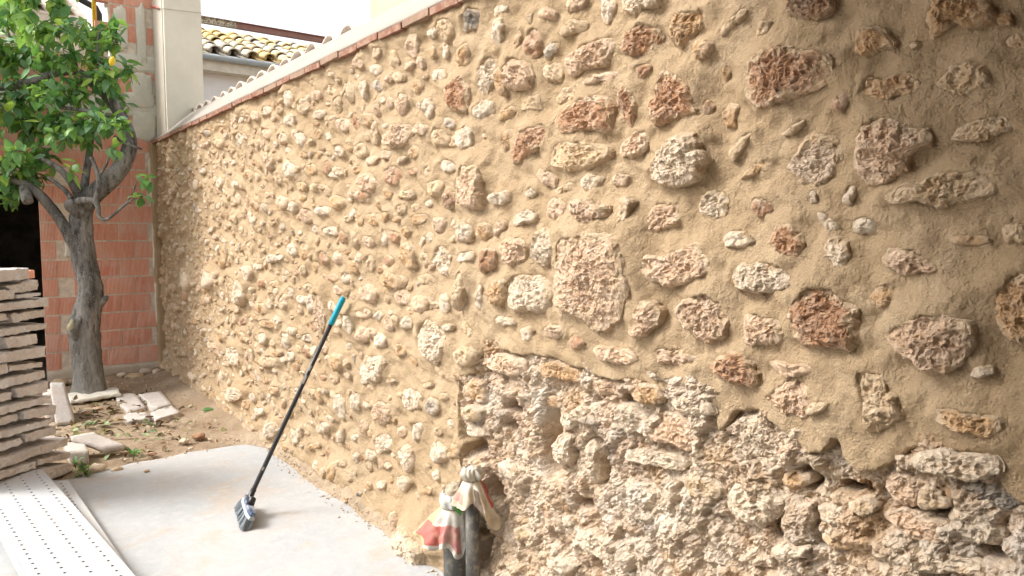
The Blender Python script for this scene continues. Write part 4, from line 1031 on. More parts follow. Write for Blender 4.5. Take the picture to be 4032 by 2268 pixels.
# --- individual stones (the 300 that show largest) and the remaining small ones as one mass
rest = []
for i, s in enumerate(stones):
    col = np.array(PAL[s.code]) * rng.uniform(0.88, 1.12)
    dist = 1.04 + 0.795 * max(s.c[0], 0.4)
    px = s.rm * 724 / dist
    part = i < n_traced and i < 300
    nseg = int(np.clip(px * 3.2, 18, 120)); nring = int(np.clip(px * 0.95, 9, 36))
    base = 0.0
    if s.rough:
        base = float(np.clip(rubble_h(s.c[0], s.c[1]), -0.02, 0.05)) - 0.004
    else:
        i0 = min(np.searchsorted(rows_z, s.c[1]), len(rows_z) - 1); j0 = min(np.searchsorted(cols_y, s.c[0]), len(cols_y) - 1)
        base = float(hgrid[i0, j0]) - s.H * 0.14
        if base < -0.05: base = 0.0
    V, F = stone_geo(s, nseg, nring, base)
    cv = np.tile(col[None], (len(V), 1))
    # mortar smeared over the rim of the stone
    sv_ = np.append(np.repeat(np.concatenate([np.linspace(0.04, 0.9, nring - 4), [0.96, 1.0, 1.03, 1.03]]), nseg), 0.0)
    nz_ = fbm(V * 28 + s.seed * 2.7, 3)
    lowz = np.clip(V[:, 2] / (s.rm + 1e-6), -1, 1)
    f_ = np.clip(sstep(0.62, 1.0, sv_ + 0.55 * nz_ + 0.10 * lowz) * (0.95 if not s.rough else 0.7), 0, 1)[:, None]
    cv = cv * (1 - f_) + (np.array((0.53, 0.40, 0.26)) if not s.rough else np.array((0.58, 0.47, 0.35))) * f_
    if part:
        wobj("stone", mesh_np("stone", V, F, cv, px < 14), STONE, (0, s.c[0], s.c[1]))
    else:
        rest.append((V + np.array([0, s.c[0], s.c[1]]), F, cv))
V, F, C = join_np(rest)
tag(wobj("small_stones", mesh_np("small_stones", V, F, C), STONE), kind="stuff")

# --- coping: flat bricks, plaster cap, barrel tiles
m = N("coping_brick", 0.9, 0.15)
c = m.mix(m.ramp(m.noise(30, 5), 0.4, 0.65), m.attr(), (0.33, 0.22, 0.155))
c = m.mix(m.ramp(m.noise(140, 3), 0.55, 0.7, 0, 0.5), c, (0.22, 0.10, 0.06))
m.col(c); m.bump([(m.noise(120, 4), 0.004)], 0.7)
CBR = m.m
y = 8.47; k = 0
while y > -1.2:
    L = rng.uniform(0.222, 0.238)
    z0 = 2.437 + rng.uniform(-0.004, 0.004); t = 0.036
    x0 = -0.062 + rng.uniform(-0.005, 0.004); sag = rng.uniform(-0.006, 0.006)
    C8 = [(x0, y, z0), (x0, y - L, z0 + sag), (0.14, y - L, z0 + sag), (0.14, y, z0), (x0, y, z0 + t), (x0, y - L, z0 + sag + t), (0.14, y - L, z0 + sag + t), (0.14, y, z0 + t)]
    base = rng.choice([(0.235, 0.11, 0.075), (0.26, 0.13, 0.09), (0.215, 0.095, 0.065), (0.27, 0.185, 0.13)])
    C8 = np.array(C8)[[0, 1, 2, 3, 4, 5, 6, 7]]
    P, F = rough_hexa(C8, (5, 3, 1), 0.004, 18, k, 0.003)
    c0 = P.mean(0)
    wobj("coping_brick", mesh_np("coping_brick", P - c0, F[:, ::-1], np.tile(np.array(base)[None], (len(P), 1)), False), CBR, c0)
    y -= L + 0.006; k += 1
PLASTER = mat_simple("smooth_cap_render", (0.34, 0.30, 0.255), 0.85, 0.2, 0.05, 2.0, 0.002, 90)
yy = np.linspace(-1.2, 8.46, 120)
prof = [(0.30, 2.40), (-0.048, 2.474), (-0.050, 2.486), (0.02, 2.548), (0.11, 2.632), (0.20, 2.712), (0.245, 2.742), (0.60, 2.742)]
P = np.array([[(px, q, pz) for q in yy] for px, pz in prof]).reshape(-1, 3)
P[:, 2] += 0.004 * fbm(P * 3, 3); P[:, 0] += 0.004 * fbm(P * 5 + 7, 2)
wobj("plaster_cap", mesh_np("plaster_cap", P, grid_faces(len(prof), len(yy))), PLASTER)
TILE = N("clay_barrel_tile", 0.9, 0.15)
c = TILE.mix(TILE.ramp(TILE.noise(9, 5), 0.4, 0.65), (0.50, 0.42, 0.34), (0.62, 0.57, 0.50))
TILE.col(TILE.mix(TILE.ramp(TILE.noise(40, 4), 0.5, 0.7, 0, 0.5), c, (0.40, 0.24, 0.15)))
TILE.bump([(TILE.noise(90, 4), 0.004)], 0.6); TILE = TILE.m
def barrel(r0, r1, L, t=0.014, n=10, ang=math.pi):
    a = np.linspace(0, ang, n) + (math.pi - ang) / 2
    V = []
    for x, r in ((0, r0), (L, r1)):
        for rr in (r, r - t):
            V.append(np.stack([np.full(n, x), np.cos(a) * rr, np.sin(a) * rr], -1))
    V = np.concatenate(V)
    o0, i0, o1, i1 = [np.arange(n) + k * n for k in range(4)]
    F = []
    def strip(A, B):
        for q in range(n - 1): F.append((A[q], A[q + 1], B[q + 1], B[q]))
    strip(o1, o0); strip(i0, i1); strip(o0, i0); strip(i1, o1)
    F += [(o0[0], i0[0], i1[0], o1[0]), (o0[-1], o1[-1], i1[-1], i0[-1])]
    return V, np.array(F)
Vb, Fb = barrel(0.140, 0.12, 0.46, ang=math.radians(128))
tm = mesh_np("ridge_tile", Vb, Fb)
y = 8.28
while y > 4.12:
    o = wobj("ridge_tile", tm, TILE, (0.215 + rng.uniform(-0.012, 0.012), y, 2.642 + rng.uniform(-0.006, 0.006)))
    o.rotation_euler = (rng.uniform(-.05, .05), math.radians(7), rng.uniform(-.05, .05))
    y -= 0.27 + rng.uniform(-0.012, 0.012)

# sand and crumbs of mortar along the foot of the wall
yy = np.arange(1.4, 8.45, 0.02); tt = np.linspace(0, 1, 14)
Tt, Yy = np.meshgrid(tt, yy, indexing='ij')
wd = (0.10 + 0.05 * fbm(np.stack([yy * 2.1, yy * 0, yy * 0 + 4], -1), 3))
P = np.stack([(-0.0 - Tt * wd[None] - 0.02).ravel(), Yy.ravel(), np.zeros(Yy.size)], -1)
P[:, 2] = 0.075 * (1 - Tt.ravel()) ** 1.6 * (1 + 0.5 * fbm(P * 8, 3)) + 0.011 * fbm(P * 34, 2) + 0.004 - 0.03 * (Tt.ravel() > 0.99) + 0.006
SAND = mat_simple("sandy_droppings", (0.40, 0.31, 0.215), 0.97, 0.05, 0.14, 18, 0.008, 110)
tag(obj("sand_fillet", mesh_np("sand_fillet", P, grid_faces(len(tt), len(yy))), SAND), "sandy mortar droppings banked along the foot of the stone wall", "sand", kind="stuff")
def crumb(seed, r):
    rr = np.random.RandomState(seed)
    V = np.array([(1, 0, 0), (-1, 0, 0), (0, 1, 0), (0, -1, 0), (0, 0, 1), (0, 0, -1), (.6, .6, .6), (-.6, .6, .6), (.6, -.6, .6), (-.6, -.6, .6)]) * (1 + rr.uniform(-.3, .3, (10, 1)))
    F = np.array([(0, 6, 8), (6, 4, 8), (2, 7, 6), (7, 4, 6), (1, 9, 7), (9, 4, 7), (3, 8, 9), (8, 4, 9), (0, 2, 6), (2, 1, 7), (1, 3, 9), (3, 0, 8), (5, 2, 0), (5, 1, 2), (5, 3, 1), (5, 0, 3)])
    return V * r * rr.uniform(.6, 1.2, (1, 3)), F
items = []
for k in range(900):
    y = rng.uniform(1.5, 8.4); x = -0.06 - abs(rng.gauss(0, 0.05)); r = rng.uniform(0.002, 0.006) * (1.8 if rng.random() < .08 else 1)
    V, F = crumb(k, r); items.append((V + np.array([x, y, 0.015 + max(0, 0.05 * (1 - (-x) / 0.12))]), F, np.array(rng.choice([PAL['B'], PAL['W'], PAL['P'], (0.42, 0.31, 0.2)]))))
for k in range(900):
    x = rng.uniform(-2.4, -0.1); y = rng.uniform(5.1, 8.4); r = rng.uniform(0.003, 0.011)
    V, F = crumb(k + 1000, r); items.append((V + np.array([x, y, 0.012 + 0.02 * max(0, min(1, (y - 5.6) / 1.4))]), F, np.array(rng.choice([PAL['B'], PAL['W'], (0.3, 0.2, 0.12), (0.42, 0.31, 0.2), (0.5, 0.28, 0.18)]))))
V, F, C = join_np(items)
CR = mat_attr("crumbs", 0.95, 0.1)
tag(obj("gravel", mesh_np("gravel", V, F, C, False), CR), "scattered grit and mortar crumbs on soil and beside the wall", "gravel", kind="stuff")

# ------------------------------------------------------------------ hollow brick wall with doorway at the back
bw = empty("brick_wall", (-0.6, 8.5, 0))
tag(bw, "red hollow brick wall with a dark doorway behind the lemon tree", "brick wall")
def child(parent, name, me, mat, loc=(0, 0, 0), rot=None):
    o = obj(name, me, mat, parent)
    o.location = np.array(loc) - np.array(parent.location)
    if rot: o.rotation_euler = rot
    return o
m = N("hollow_clay_brick", 0.85, 0.2)
oi = m.n("ObjectInfo")
c = m.mix(oi.outputs['Random'], (0.66, 0.275, 0.185), (0.74, 0.36, 0.25))
c = m.mix(m.ramp(m.noise(7, 4, stretch=(4, 1, 0.6)), 0.42, 0.62, 0, 0.6), c, (0.76, 0.42, 0.31))
c = m.mix(m.ramp(m.noise(5, 8, 0.75), 0.48, 0.66, 0, 0.60), c, (0.72, 0.52, 0.43))
c = m.mix(m.ramp(m.noise(60, 4), 0.64, 0.70, 0, 0.8), c, (0.72, 0.64, 0.56))
m.col(c)
wv = m.n("TexWave", Scale=26.0, Distortion=0.6, Detail=1.0); wv.bands_direction = 'X'; wv.wave_profile = 'SIN'
m.l(m.pos(), wv.inputs['Vector'])
m.bump([(m.noise(90, 4), 0.003), (wv.outputs['Fac'], 0.005)], 0.6)
BRK = m.m
JOINT = mat_simple("brick_joint_mortar", (0.78, 0.67, 0.55), 0.95, 0.1, 0.12, 20, 0.006, 80)
CEMENT = mat_simple("grey_cement_smear", (0.62, 0.595, 0.51), 0.95, 0.1, 0.10, 9, 0.008, 50, col2=(0.70, 0.65, 0.55))
def brick_mesh(L, H, T=0.09, seed=0):
    C8 = [(0, 0, 0), (L, 0, 0), (L, T, 0), (0, T, 0), (0, 0, H), (L, 0, H), (L, T, H), (0, T, H)]
    P, F = rough_hexa(C8, (6, 1, 3), 0.003, 25, seed, 0.003)
    return mesh_np("brick", P, F, None, False)
bmeshes = [brick_mesh(0.2765, 0.1745, seed=k) for k in range(6)]
half = brick_mesh(0.131, 0.178, seed=9)
course = 0.186
DOOR_X, DOOR_TOP = -1.09, 2.05
k = 0
z = 0.116
row = 0
bands = [(2.79, 2.86), (3.26, 3.34)]
while z < 4.35:
    left = -2.6 if z < 3.3 else -0.40
    x = 0.0 - (0.14 if row % 2 else 0.0) + 0.02
    first = True
    while x > left:
        L = 0.2775
        x0 = x - L - 0.0035
        if row % 2 and first:
            pass
        me = bmeshes[k % 6]
        zc = z
        if z < DOOR_TOP and x0 < DOOR_X:
            if x > DOOR_X + 0.09:
                child(bw, "brick", half, BRK, (DOOR_X, 8.5 + rng.uniform(-.004, .004), z + 0.004))
            break
        if not any(a - 0.16 < z < b - 0.02 for a, b in bands):
            child(bw, "brick", me, BRK, (x0, 8.5 + rng.uniform(-0.004, 0.002), z + 0.004), (0, 0, rng.uniform(-.006, .006)))
        k += 1
        x = x0
        first = False
    if z < DOOR_TOP:
        # the pier left of the doorway
        for q in range(2):
            child(bw, "brick", bmeshes[(k + q) % 6], BRK, (-2.05 - 0.28 * (q + 1), 8.5, z + 0.004))
    z += course; row += 1
# joints behind the brick faces
def jbox(x0, x1, z0, z1):
    V, F = box_np((x0, 8.509, z0), (x1, 8.585, z1)); return (V, F, None)
V, F, C = join_np([jbox(DOOR_X + 0.004, 0.1, 0, DOOR_TOP), jbox(-3.2, -2.05, 0, DOOR_TOP), jbox(-3.2, 0.1, DOOR_TOP + 0.001, 3.3), jbox(-0.415, 0.1, 3.301, 4.4)])
child(bw, "mortar_joints", mesh_np("mortar_joints", V, F, None, False), JOINT)
for a, b in bands:
    C8 = [(-3.0 if a < 3 else -0.42, 8.492, a - 0.09), (0.06, 8.492, a - 0.085), (0.06, 8.6, a - 0.085), (-3.0 if a < 3 else -0.42, 8.6, a - 0.09)]
    C8 = C8 + [(p[0], p[1], b + 0.01) for p in C8]
    P, F = rough_hexa(C8, (40, 1, 4), 0.010, 9, int(a * 10), 0.004)
    child(bw, "concrete_band", mesh_np("concrete_band", P, F), CEMENT)
P, F = rough_hexa([(-1.09, 8.47, 0.0), (0, 8.47, 0.0), (0, 8.6, 0), (-1.09, 8.6, 0), (-1.09, 8.478, 0.118), (0, 8.478, 0.118), (0, 8.6, 0.118), (-1.09, 8.6, 0.118)], (30, 1, 3), 0.012, 8, 5, 0.004)
child(bw, "footing", mesh_np("footing", P, F), mat_simple("footing_mortar", (0.55, 0.46, 0.36), 0.95, 0.1, 0.12, 8, 0.008, 40))
def smear(name, cx, cz, w, hgt, seed, mat=CEMENT, yo=8.494, thick=0.012):
    n = 40
    th = np.linspace(0, 2 * np.pi, n, endpoint=False)
    ct, st = np.cos(th), np.sin(th)
    sq = 1 / np.maximum(np.abs(ct), np.abs(st)) ** 0.75
    r = sq * (1 + 0.30 * fbm(np.stack([ct * 1.6 + seed, st * 1.6, th * 0 + seed], -1), 4))
    Vs = []
    for s, o in ((1.0, 0.012), (0.97, -0.2 * thick), (0.8, -thick), (0.4, -thick * 1.2), (0.02, -thick)):
        q = np.stack([cx + r * ct * w / 2 * s, np.full(n, yo + o), cz + r * st * hgt / 2 * s], -1)
        q[:, 1] += 0.004 * fbm(q * 30, 2)
        Vs.append(q)
    child(bw, name, mesh_np(name, np.concatenate(Vs), grid_faces(5, n, True)), mat)
smear("cement_patch", -0.31, 3.60, 0.13, 0.44, 1)
smear("cement_patch", -0.12, 3.55, 0.10, 0.62, 2)
smear("cement_patch", -0.13, 3.02, 0.20, 0.30, 3)
smear("cement_patch", -0.12, 2.62, 0.24, 0.30, 4)
smear("cement_patch", -0.16, 2.88, 0.30, 0.16, 7)
smear("cement_patch", -0.845, 1.335, 0.10, 0.17, 5)
smear("cement_patch", -0.06, 1.35, 0.05, 0.5, 8)
smear("cement_patch", -0.06, 0.75, 0.04, 0.5, 9)
smear("cement_patch", -0.07, 2.05, 0.05, 0.5, 10)
# render strip closing the inside corner
P, F = rough_hexa([(-0.075, 8.452, 0.0), (0.02, 8.452, 0.0), (0.02, 8.52, 0.0), (-0.075, 8.52, 0.0), (-0.085, 8.455, 2.45), (0.02, 8.455, 2.45), (0.02, 8.52, 2.45), (-0.085, 8.52, 2.45)], (4, 1, 60), 0.016, 9, 3, 0.004)
child(bw, "corner_strip", mesh_np("corner_strip", P, F), MORTAR)
# room behind the doorway
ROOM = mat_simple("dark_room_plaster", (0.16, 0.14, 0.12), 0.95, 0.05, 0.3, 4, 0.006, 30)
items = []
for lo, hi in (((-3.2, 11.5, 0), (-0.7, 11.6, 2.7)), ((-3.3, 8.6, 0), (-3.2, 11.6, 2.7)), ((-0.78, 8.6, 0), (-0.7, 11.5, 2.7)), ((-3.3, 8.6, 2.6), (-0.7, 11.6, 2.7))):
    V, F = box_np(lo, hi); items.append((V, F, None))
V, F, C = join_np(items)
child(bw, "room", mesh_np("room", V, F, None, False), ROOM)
P, F = rough_hexa([(-0.99, 9.5, 0), (-0.8, 9.5, 0), (-0.8, 9.6, 0), (-0.99, 9.6, 0), (-0.99, 9.5, 1.5), (-0.8, 9.5, 1.5), (-0.8, 9.6, 1.5), (-0.99, 9.6, 1.5)], (4, 2, 10), 0.05, 5, 3, 0.01)
tag(child(bw, "broken_plaster", mesh_np("broken_plaster", P, F), mat_simple("old_plaster", (0.45, 0.42, 0.37))), "pale broken plaster inside the dark doorway")

# ------------------------------------------------------------------ cream pillar and block above the wall
CREAM = mat_simple("cream_render", (0.80, 0.745, 0.61), 0.85, 0.15, 0.04, 3, 0.0015, 120)
pl = empty("rendered_pillar", (0.18, 8.3, 2.4))
tag(pl, "smooth cream rendered pillar rising behind the end of the stone wall", "pillar")
o = box("shaft", (0.004, 8.03, 2.4), (0.365, 8.62, 6.5), CREAM); o.parent = pl; o.location = np.array(o.location) - np.array(pl.location)
mm = o.modifiers.new("b", 'BEVEL'); mm.width = 0.008; mm.segments = 2
o = box("side_render", (-0.004, 8.07, 2.46), (0.002, 8.55, 6.4), mat_simple("grey_render", (0.60, 0.545, 0.46), 0.9, 0.1, 0.05, 3, 0.002, 60)); o.parent = pl; o.location = np.array(o.location) - np.array(pl.location)
ub = box("upper_wall", (0.30, -1.2, 2.70), (0.75, 4.06, 4.6), mat_simple("beige_render", (0.52, 0.43, 0.32), 0.9, 0.1, 0.06, 3, 0.003, 60))
tag(ub, "beige rendered wall end standing above the sloping plaster cap", "wall")

# mason's line with its red pin
sl = empty("mason_line", (-0.09, 8.0, 3.70))
tag(sl, "thin mason's string line with red pin stretched across the cream pillar", "string line")
pa, pb = np.array((-0.018, 8.488, 3.872)), np.array((-0.018, 8.128, 3.762))
V, F = tube_np([tuple(pb), (-0.006, 8.022, 3.737), (0.12, 8.020, 3.742), (0.372, 8.018, 3.757), (0.378, 8.2, 3.757)], [0.0022] * 5, 6)
child(sl, "string", mesh_np("string", V, F), mat_simple("pale_string", (0.55, 0.52, 0.45), bump=0))
V, F = tube_np([pa, pa + (pb - pa) * 0.06, pa + (pb - pa) * 0.94, pb], [0.006, 0.010, 0.010, 0.006], 10)
child(sl, "pin", mesh_np("pin", V, F), mat_simple("red_plastic", (0.60, 0.16, 0.13), 0.5, 0.4, bump=0))

# rusty beam
m = N("beam_paint", 0.8, 0.25)
c = m.mix(m.ramp(m.noise(12, 4), 0.4, 0.7), (0.33, 0.18, 0.15), (0.40, 0.23, 0.19))
m.col(c); BEAMP = m.m
m = N("splashed_beam", 0.9, 0.2)
m.col(m.mix(m.ramp(m.noise(55, 5), 0.42, 0.55), (0.20, 0.15, 0.10), (0.66, 0.60, 0.48))); SPL = m.m
be = empty("steel_beam", (1.6, 9.5, 4.05))
tag(be, "reddish brown steel beam crossing the sky beside the cream pillar", "beam")
for nm, x0, x1, mt in (("painted_length", 1.16, 4.0, BEAMP), ("splashed_length", -0.3, 1.159, SPL)):
    items = []
    for lo, hi in (((x0, 9.50, 4.062), (x1, 9.505, 4.132)), ((x0, 9.47, 4.132), (x1, 9.53, 4.139)), ((x0, 9.47, 4.055), (x1, 9.53, 4.062))):
        V, F = box_np(lo, hi); items.append((V, F, None))
    V, F, C = join_np(items)
    child(be, nm, mesh_np(nm, V, F, None, False), mt)
# ------------------------------------------------------------------ white house with a lichen-covered tile roof
HY, EZ, RY, RZ = 12.0, 4.27, 14.0, 5.03
hw = empty("white_house", (3.5, HY, 0))
tag(hw, "white house with yellow lichen on its barrel tile roof beyond the wall", "house")
WHITE = mat_simple("white_house_paint", (0.88, 0.87, 0.85), 0.85, 0.2, 0.03, 2, 0.002, 60)
V, F = box_np((-0.2, HY + 0.25, 0), (9, RY + 2.2, EZ - 0.02)); child(hw, "wall", mesh_np("wall", V, F, None, False), WHITE)
V, F = box_np((-0.3, HY + 0.02, EZ - 0.24), (9.1, HY + 0.249, EZ - 0.06)); child(hw, "cornice", mesh_np("cornice", V, F, None, False), mat_simple("cornice_paint", (0.80, 0.74, 0.62), 0.9, 0.1, 0.06))
V, F = box_np((-0.2, HY + 0.22, 3.32), (9, HY + 0.248, 3.36)); child(hw, "string_course", mesh_np("string_course", V, F, None, False), WHITE)
a = np.linspace(math.pi, 2 * math.pi, 10)
xs = np.linspace(-0.4, 9.2, 3)
P = np.concatenate([np.stack([np.full(10, x), HY - 0.05 + 0.07 * np.cos(a), EZ - 0.02 + 0.075 * np.sin(a)], -1) for x in xs])
o = child(hw, "gutter", mesh_np("gutter", P, grid_faces(3, 10)), mat_simple("zinc_gutter", (0.52, 0.58, 0.60), 0.5, 0.5, 0.05, bump=0))
sm = o.modifiers.new("s", 'SOLIDIFY'); sm.thickness = 0.006
m = N("lichen_tile", 0.95, 0.1)
big = m.noise(0.9, 4, 0.6, dist=0.4)
c = m.mix(m.ramp(m.noise(11, 5), 0.38, 0.65), (0.70, 0.65, 0.56), (0.50, 0.46, 0.37))
c = m.mix(m.ramp(big, 0.44, 0.54, 0, 0.8), c, (0.76, 0.55, 0.20))
c = m.mix(m.ramp(m.noise(26, 4), 0.55, 0.66, 0, 0.7), c, (0.66, 0.60, 0.48))
m.col(c); m.bump([(m.noise(40, 5), 0.015)], 0.8)
LICH = m.m
slope = math.atan2(RZ - EZ, RY - HY); SL_ = math.hypot(RZ - EZ, RY - HY)
Vb, Fb = barrel(0.11, 0.085, 0.44, 0.018, 9)
Rm = np.array([[0, -1, 0], [1, 0, 0], [0, 0, 1]])     # tile axis x -> y
Vr = Vb @ Rm.T
rt = mesh_np("roof_tile", Vr, Fb)
Vc = Vr * np.array([1, 1, -1.0]); ct_ = mesh_np("channel_tile", Vc, Fb[:, ::-1])
for j, x in enumerate(np.arange(1.0, 7.6, 0.285)):
    for i in range(7):
        s0 = i * 0.345 - 0.10
        y = HY + s0 * math.cos(slope); zz = EZ + s0 * math.sin(slope) + 0.06
        o = child(hw, "roof_tile", rt, LICH, (x + rng.uniform(-.015, .015), y, zz + rng.uniform(-.012, .012)), (slope - 0.03, 0, rng.uniform(-.05, .05)))
    y = HY - 0.1 * math.cos(slope); zz = EZ + 0.06
Vv = []
items = []
for j, x in enumerate(np.arange(0.86, 7.7, 0.285)):
    q = Vc.copy(); q[:, 1] *= SL_ / 0.44
    cs, sn = math.cos(slope), math.sin(slope)
    q = np.stack([q[:, 0] + x, HY - 0.02 + q[:, 1] * cs - q[:, 2] * sn, EZ + 0.09 + q[:, 1] * sn + q[:, 2] * cs], -1)
    items.append((q, Fb[:, ::-1], None))
V, F, C = join_np(items)
child(hw, "channel_tiles", mesh_np("channel_tiles", V, F), LICH)
V = np.array([(0.5, HY - 0.05, EZ + 0.0), (8, HY - 0.05, EZ + 0.0), (8, RY, RZ - 0.02), (0.5, RY, RZ - 0.02)]); child(hw, "roof_deck", mesh_np("roof_deck", V, np.array([(0, 1, 2, 3)])), LICH)
V, F = tube_np([(0.6, RY, RZ + 0.02), (8, RY, RZ + 0.02)], [0.10, 0.10], 10); child(hw, "ridge", mesh_np("ridge", V, F), LICH)

# ------------------------------------------------------------------ pale house behind the brick wall, upper left
hb = empty("cream_house", (-2.2, 11, 0))
tag(hb, "pale cream house side seen through leaves above the brick wall", "house")
V, F = box_np((-6, 11.7, 0), (-0.35, 13.5, 5.4)); child(hb, "wall", mesh_np("wall", V, F, None, False), mat_simple("cream_house_paint", (0.76, 0.68, 0.58), 0.9, 0.1, 0.06, 3, 0.004, 30, col2=(0.74, 0.58, 0.47)))
sl2 = 0.42
for i in range(5):
    for x in np.arange(-2.6, -0.55, 0.27):
        s0 = i * 0.34
        child(hb, "roof_tile", rt, TILE, (x + rng.uniform(-.012, .012), 9.4 + s0 * math.cos(sl2), 3.86 + s0 * math.sin(sl2) + rng.uniform(-.01, .01)), (sl2, 0, rng.uniform(-.04, .04)))
V, F = box_np((-3, 9.3, 0), (-0.5, 11.3, 0.05))
cs = math.cos(sl2); sn = math.sin(sl2)
V = np.array([(-3, 9.3, 3.80), (-0.5, 9.3, 3.80), (-0.5, 11.8, 3.80 + 2.5 * math.tan(sl2)), (-3, 11.8, 3.80 + 2.5 * math.tan(sl2)), (-3, 9.3, 3.84), (-0.5, 9.3, 3.84), (-0.5, 11.8, 3.84 + 2.5 * math.tan(sl2)), (-3, 11.8, 3.84 + 2.5 * math.tan(sl2))])
F = box_np((0, 0, 0), (1, 1, 1))[1]
child(hb, "roof_deck", mesh_np("roof_deck", V, F, None, False), TILE)
V, F = box_np((-3, 9.25, 2.9), (-0.5, 9.33, 3.8)); child(hb, "eave_wall", mesh_np("eave_wall", V, F, None, False), mat_simple("eave_wall_paint", (0.78, 0.71, 0.62)))
dp = empty("black_drainpipe", (-0.55, 8.9, 3.3))
tag(dp, "black plastic drainpipe slanting down beside the yellow prop", "drainpipe")
V, F = tube_np([(-1.0, 8.95, 4.10), (-0.645, 8.9, 3.945), (-0.47, 8.88, 3.86), (-0.45, 8.86, 3.80), (-0.45, 8.86, 3.32)], [0.032] * 5, 12)
child(dp, "pipe", mesh_np("pipe", V, F), mat_simple("black_pvc", (0.03, 0.032, 0.037), 0.5, 0.4, bump=0))
V, F = tube_np([(-0.70, 8.915, 3.968), (-0.68, 8.912, 3.96)], [0.036] * 2, 12); child(dp, "cable_tie", mesh_np("cable_tie", V, F), mat_simple("white_tie", (0.7, 0.7, 0.68), bump=0))
yp = empty("yellow_prop", (-0.535, 8.55, 3.3))
tag(yp, "yellow steel prop standing on the brick wall beside the black pipe", "prop")
YEL = mat_simple("yellow_paint", (0.72, 0.44, 0.03), 0.6, 0.3, 0.1, 10, 0.001)
V, F = tube_np([(-0.535, 8.55, 3.31), (-0.532, 8.55, 4.6)], [0.021, 0.021], 14); child(yp, "tube", mesh_np("tube", V, F), YEL)
V, F = box_np((-0.6, 8.49, 3.302), (-0.47, 8.61, 3.312)); child(yp, "base_plate", mesh_np("base_plate", V, F, None, False), YEL)

# ------------------------------------------------------------------ lemon tree
tree = empty("lemon_tree", (-0.85, 7.52, 0))
tag(tree, "small leafy lemon tree with grey trunk in front of the brick wall", "tree")
m = N("bark", 0.95, 0.12)
c = m.mix(m.ramp(m.noise(6, 5, stretch=(1, 1, 0.35)), 0.38, 0.62), (0.11, 0.104, 0.094), (0.31, 0.295, 0.27))
c = m.mix(m.ramp(m.noise(26, 6, 0.7, stretch=(1, 1, 0.3)), 0.50, 0.64, 0, 0.85), c, (0.04, 0.037, 0.033))
c = m.mix(m.ramp(m.noise(60, 4), 0.62, 0.70, 0, 0.8), c, (0.42, 0.42, 0.38))
sx = m.n('SeparateXYZ'); m.l(m.pos(), sx.inputs[0])
c = m.mix(m.ramp(sx.outputs[2], 0.75, 0.05, 0, 0.45), c, (0.36, 0.34, 0.30))      # lime dust splashed up the foot
m.col(c); m.bump([(m.noise(120, 4), 0.005), (m.noise(30, 7, 0.72, stretch=(1, 1, 0.35)), 0.03)], 1.0)
BARK = m.m
def limb(name, L, nseg, m_, amp):
    q = smooth_path(L, m_)
    V, F = tube_np(q[:, :3], q[:, 3], nseg, amp, 11, seed=hash(name) % 7)
    return child(tree, name, mesh_np(name, V, F), BARK)
for nm, L in TREE.items():
    if nm == 'trunk':
        q = smooth_path(L, 10)
        q = smooth_path(L, 22); q[:, 3] *= 0.86
        V, F = tube_np(q[:, :3], q[:, 3], 110, 0.012, 13)
        cen = np.vstack([np.repeat(q[:, :3], 110, 0), q[:1, :3], q[-1:, :3]]); dd = V - cen; dl_ = np.linalg.norm(dd, axis=1)[:, None] + 1e-6
        V = V + dd / dl_ * (0.006 * ridged(V * np.array([26, 26, 6.0]), 3) + 0.004 * fbm(V * 45, 3))[:, None]
        base = np.array([-0.85, 7.51])
        d = V[:, :2] - base; r = np.hypot(d[:, 0], d[:, 1]); an = np.arctan2(d[:, 1], d[:, 0])
        fl = sstep(0.22, -0.02, V[:, 2]) * (0.10 + 0.10 * np.maximum(0, np.sin(an * 3 + 0.6)))
        V[:, :2] += d * fl[:, None]
        g2 = 0.010 * (np.abs(np.sin(an * 2.5 + V[:, 2] * 2.0)) - 0.5) * sstep(1.0, 0.3, V[:, 2])
        V[:, :2] += d / (r[:, None] + 1e-6) * g2[:, None]
        child(tree, "trunk", mesh_np("trunk", V, F), BARK)
    else:
        thick = L[0][3]
        limb("limb" if nm.startswith('limb') else ("pruned_stub" if nm in ('knob', 'br7') else "branch"), L, 20 if thick > 0.04 else 10, 7, 0.008 if thick > 0.04 else 0.003)
# trunk burl and branch collar
V, F = tube_np(smooth_path([(-0.91, 7.50, 0.54, 0.03), (-0.945, 7.49, 0.61, 0.052), (-0.925, 7.50, 0.68, 0.05), (-0.88, 7.52, 0.76, 0.03)], 5)[:, :3], smooth_path([(0, 0, 0, 0.03), (0, 0, 0, 0.052), (0, 0, 0, 0.05), (0, 0, 0, 0.03)], 5)[:, 3], 14, 0.008, 14)
child(tree, "burl", mesh_np("burl", V, F), BARK)
V, F = tube_np([(-0.74, 7.53, 0.86), (-0.69, 7.50, 0.90), (-0.668, 7.49, 0.925)], [0.05, 0.028, 0.008], 14, 0.006, 20)
child(tree, "spur", mesh_np("spur", V, F), BARK)
V, F = tube_np([(-0.955, 7.478, 0.60), (-0.975, 7.468, 0.66), (-0.955, 7.478, 0.73)], [0.010, 0.034, 0.012], 14, 0.004, 20)
child(tree, "pruning_cut", mesh_np("pruning_cut", V, F), mat_simple("cut_wood", (0.42, 0.38, 0.26), 0.9, 0.1))

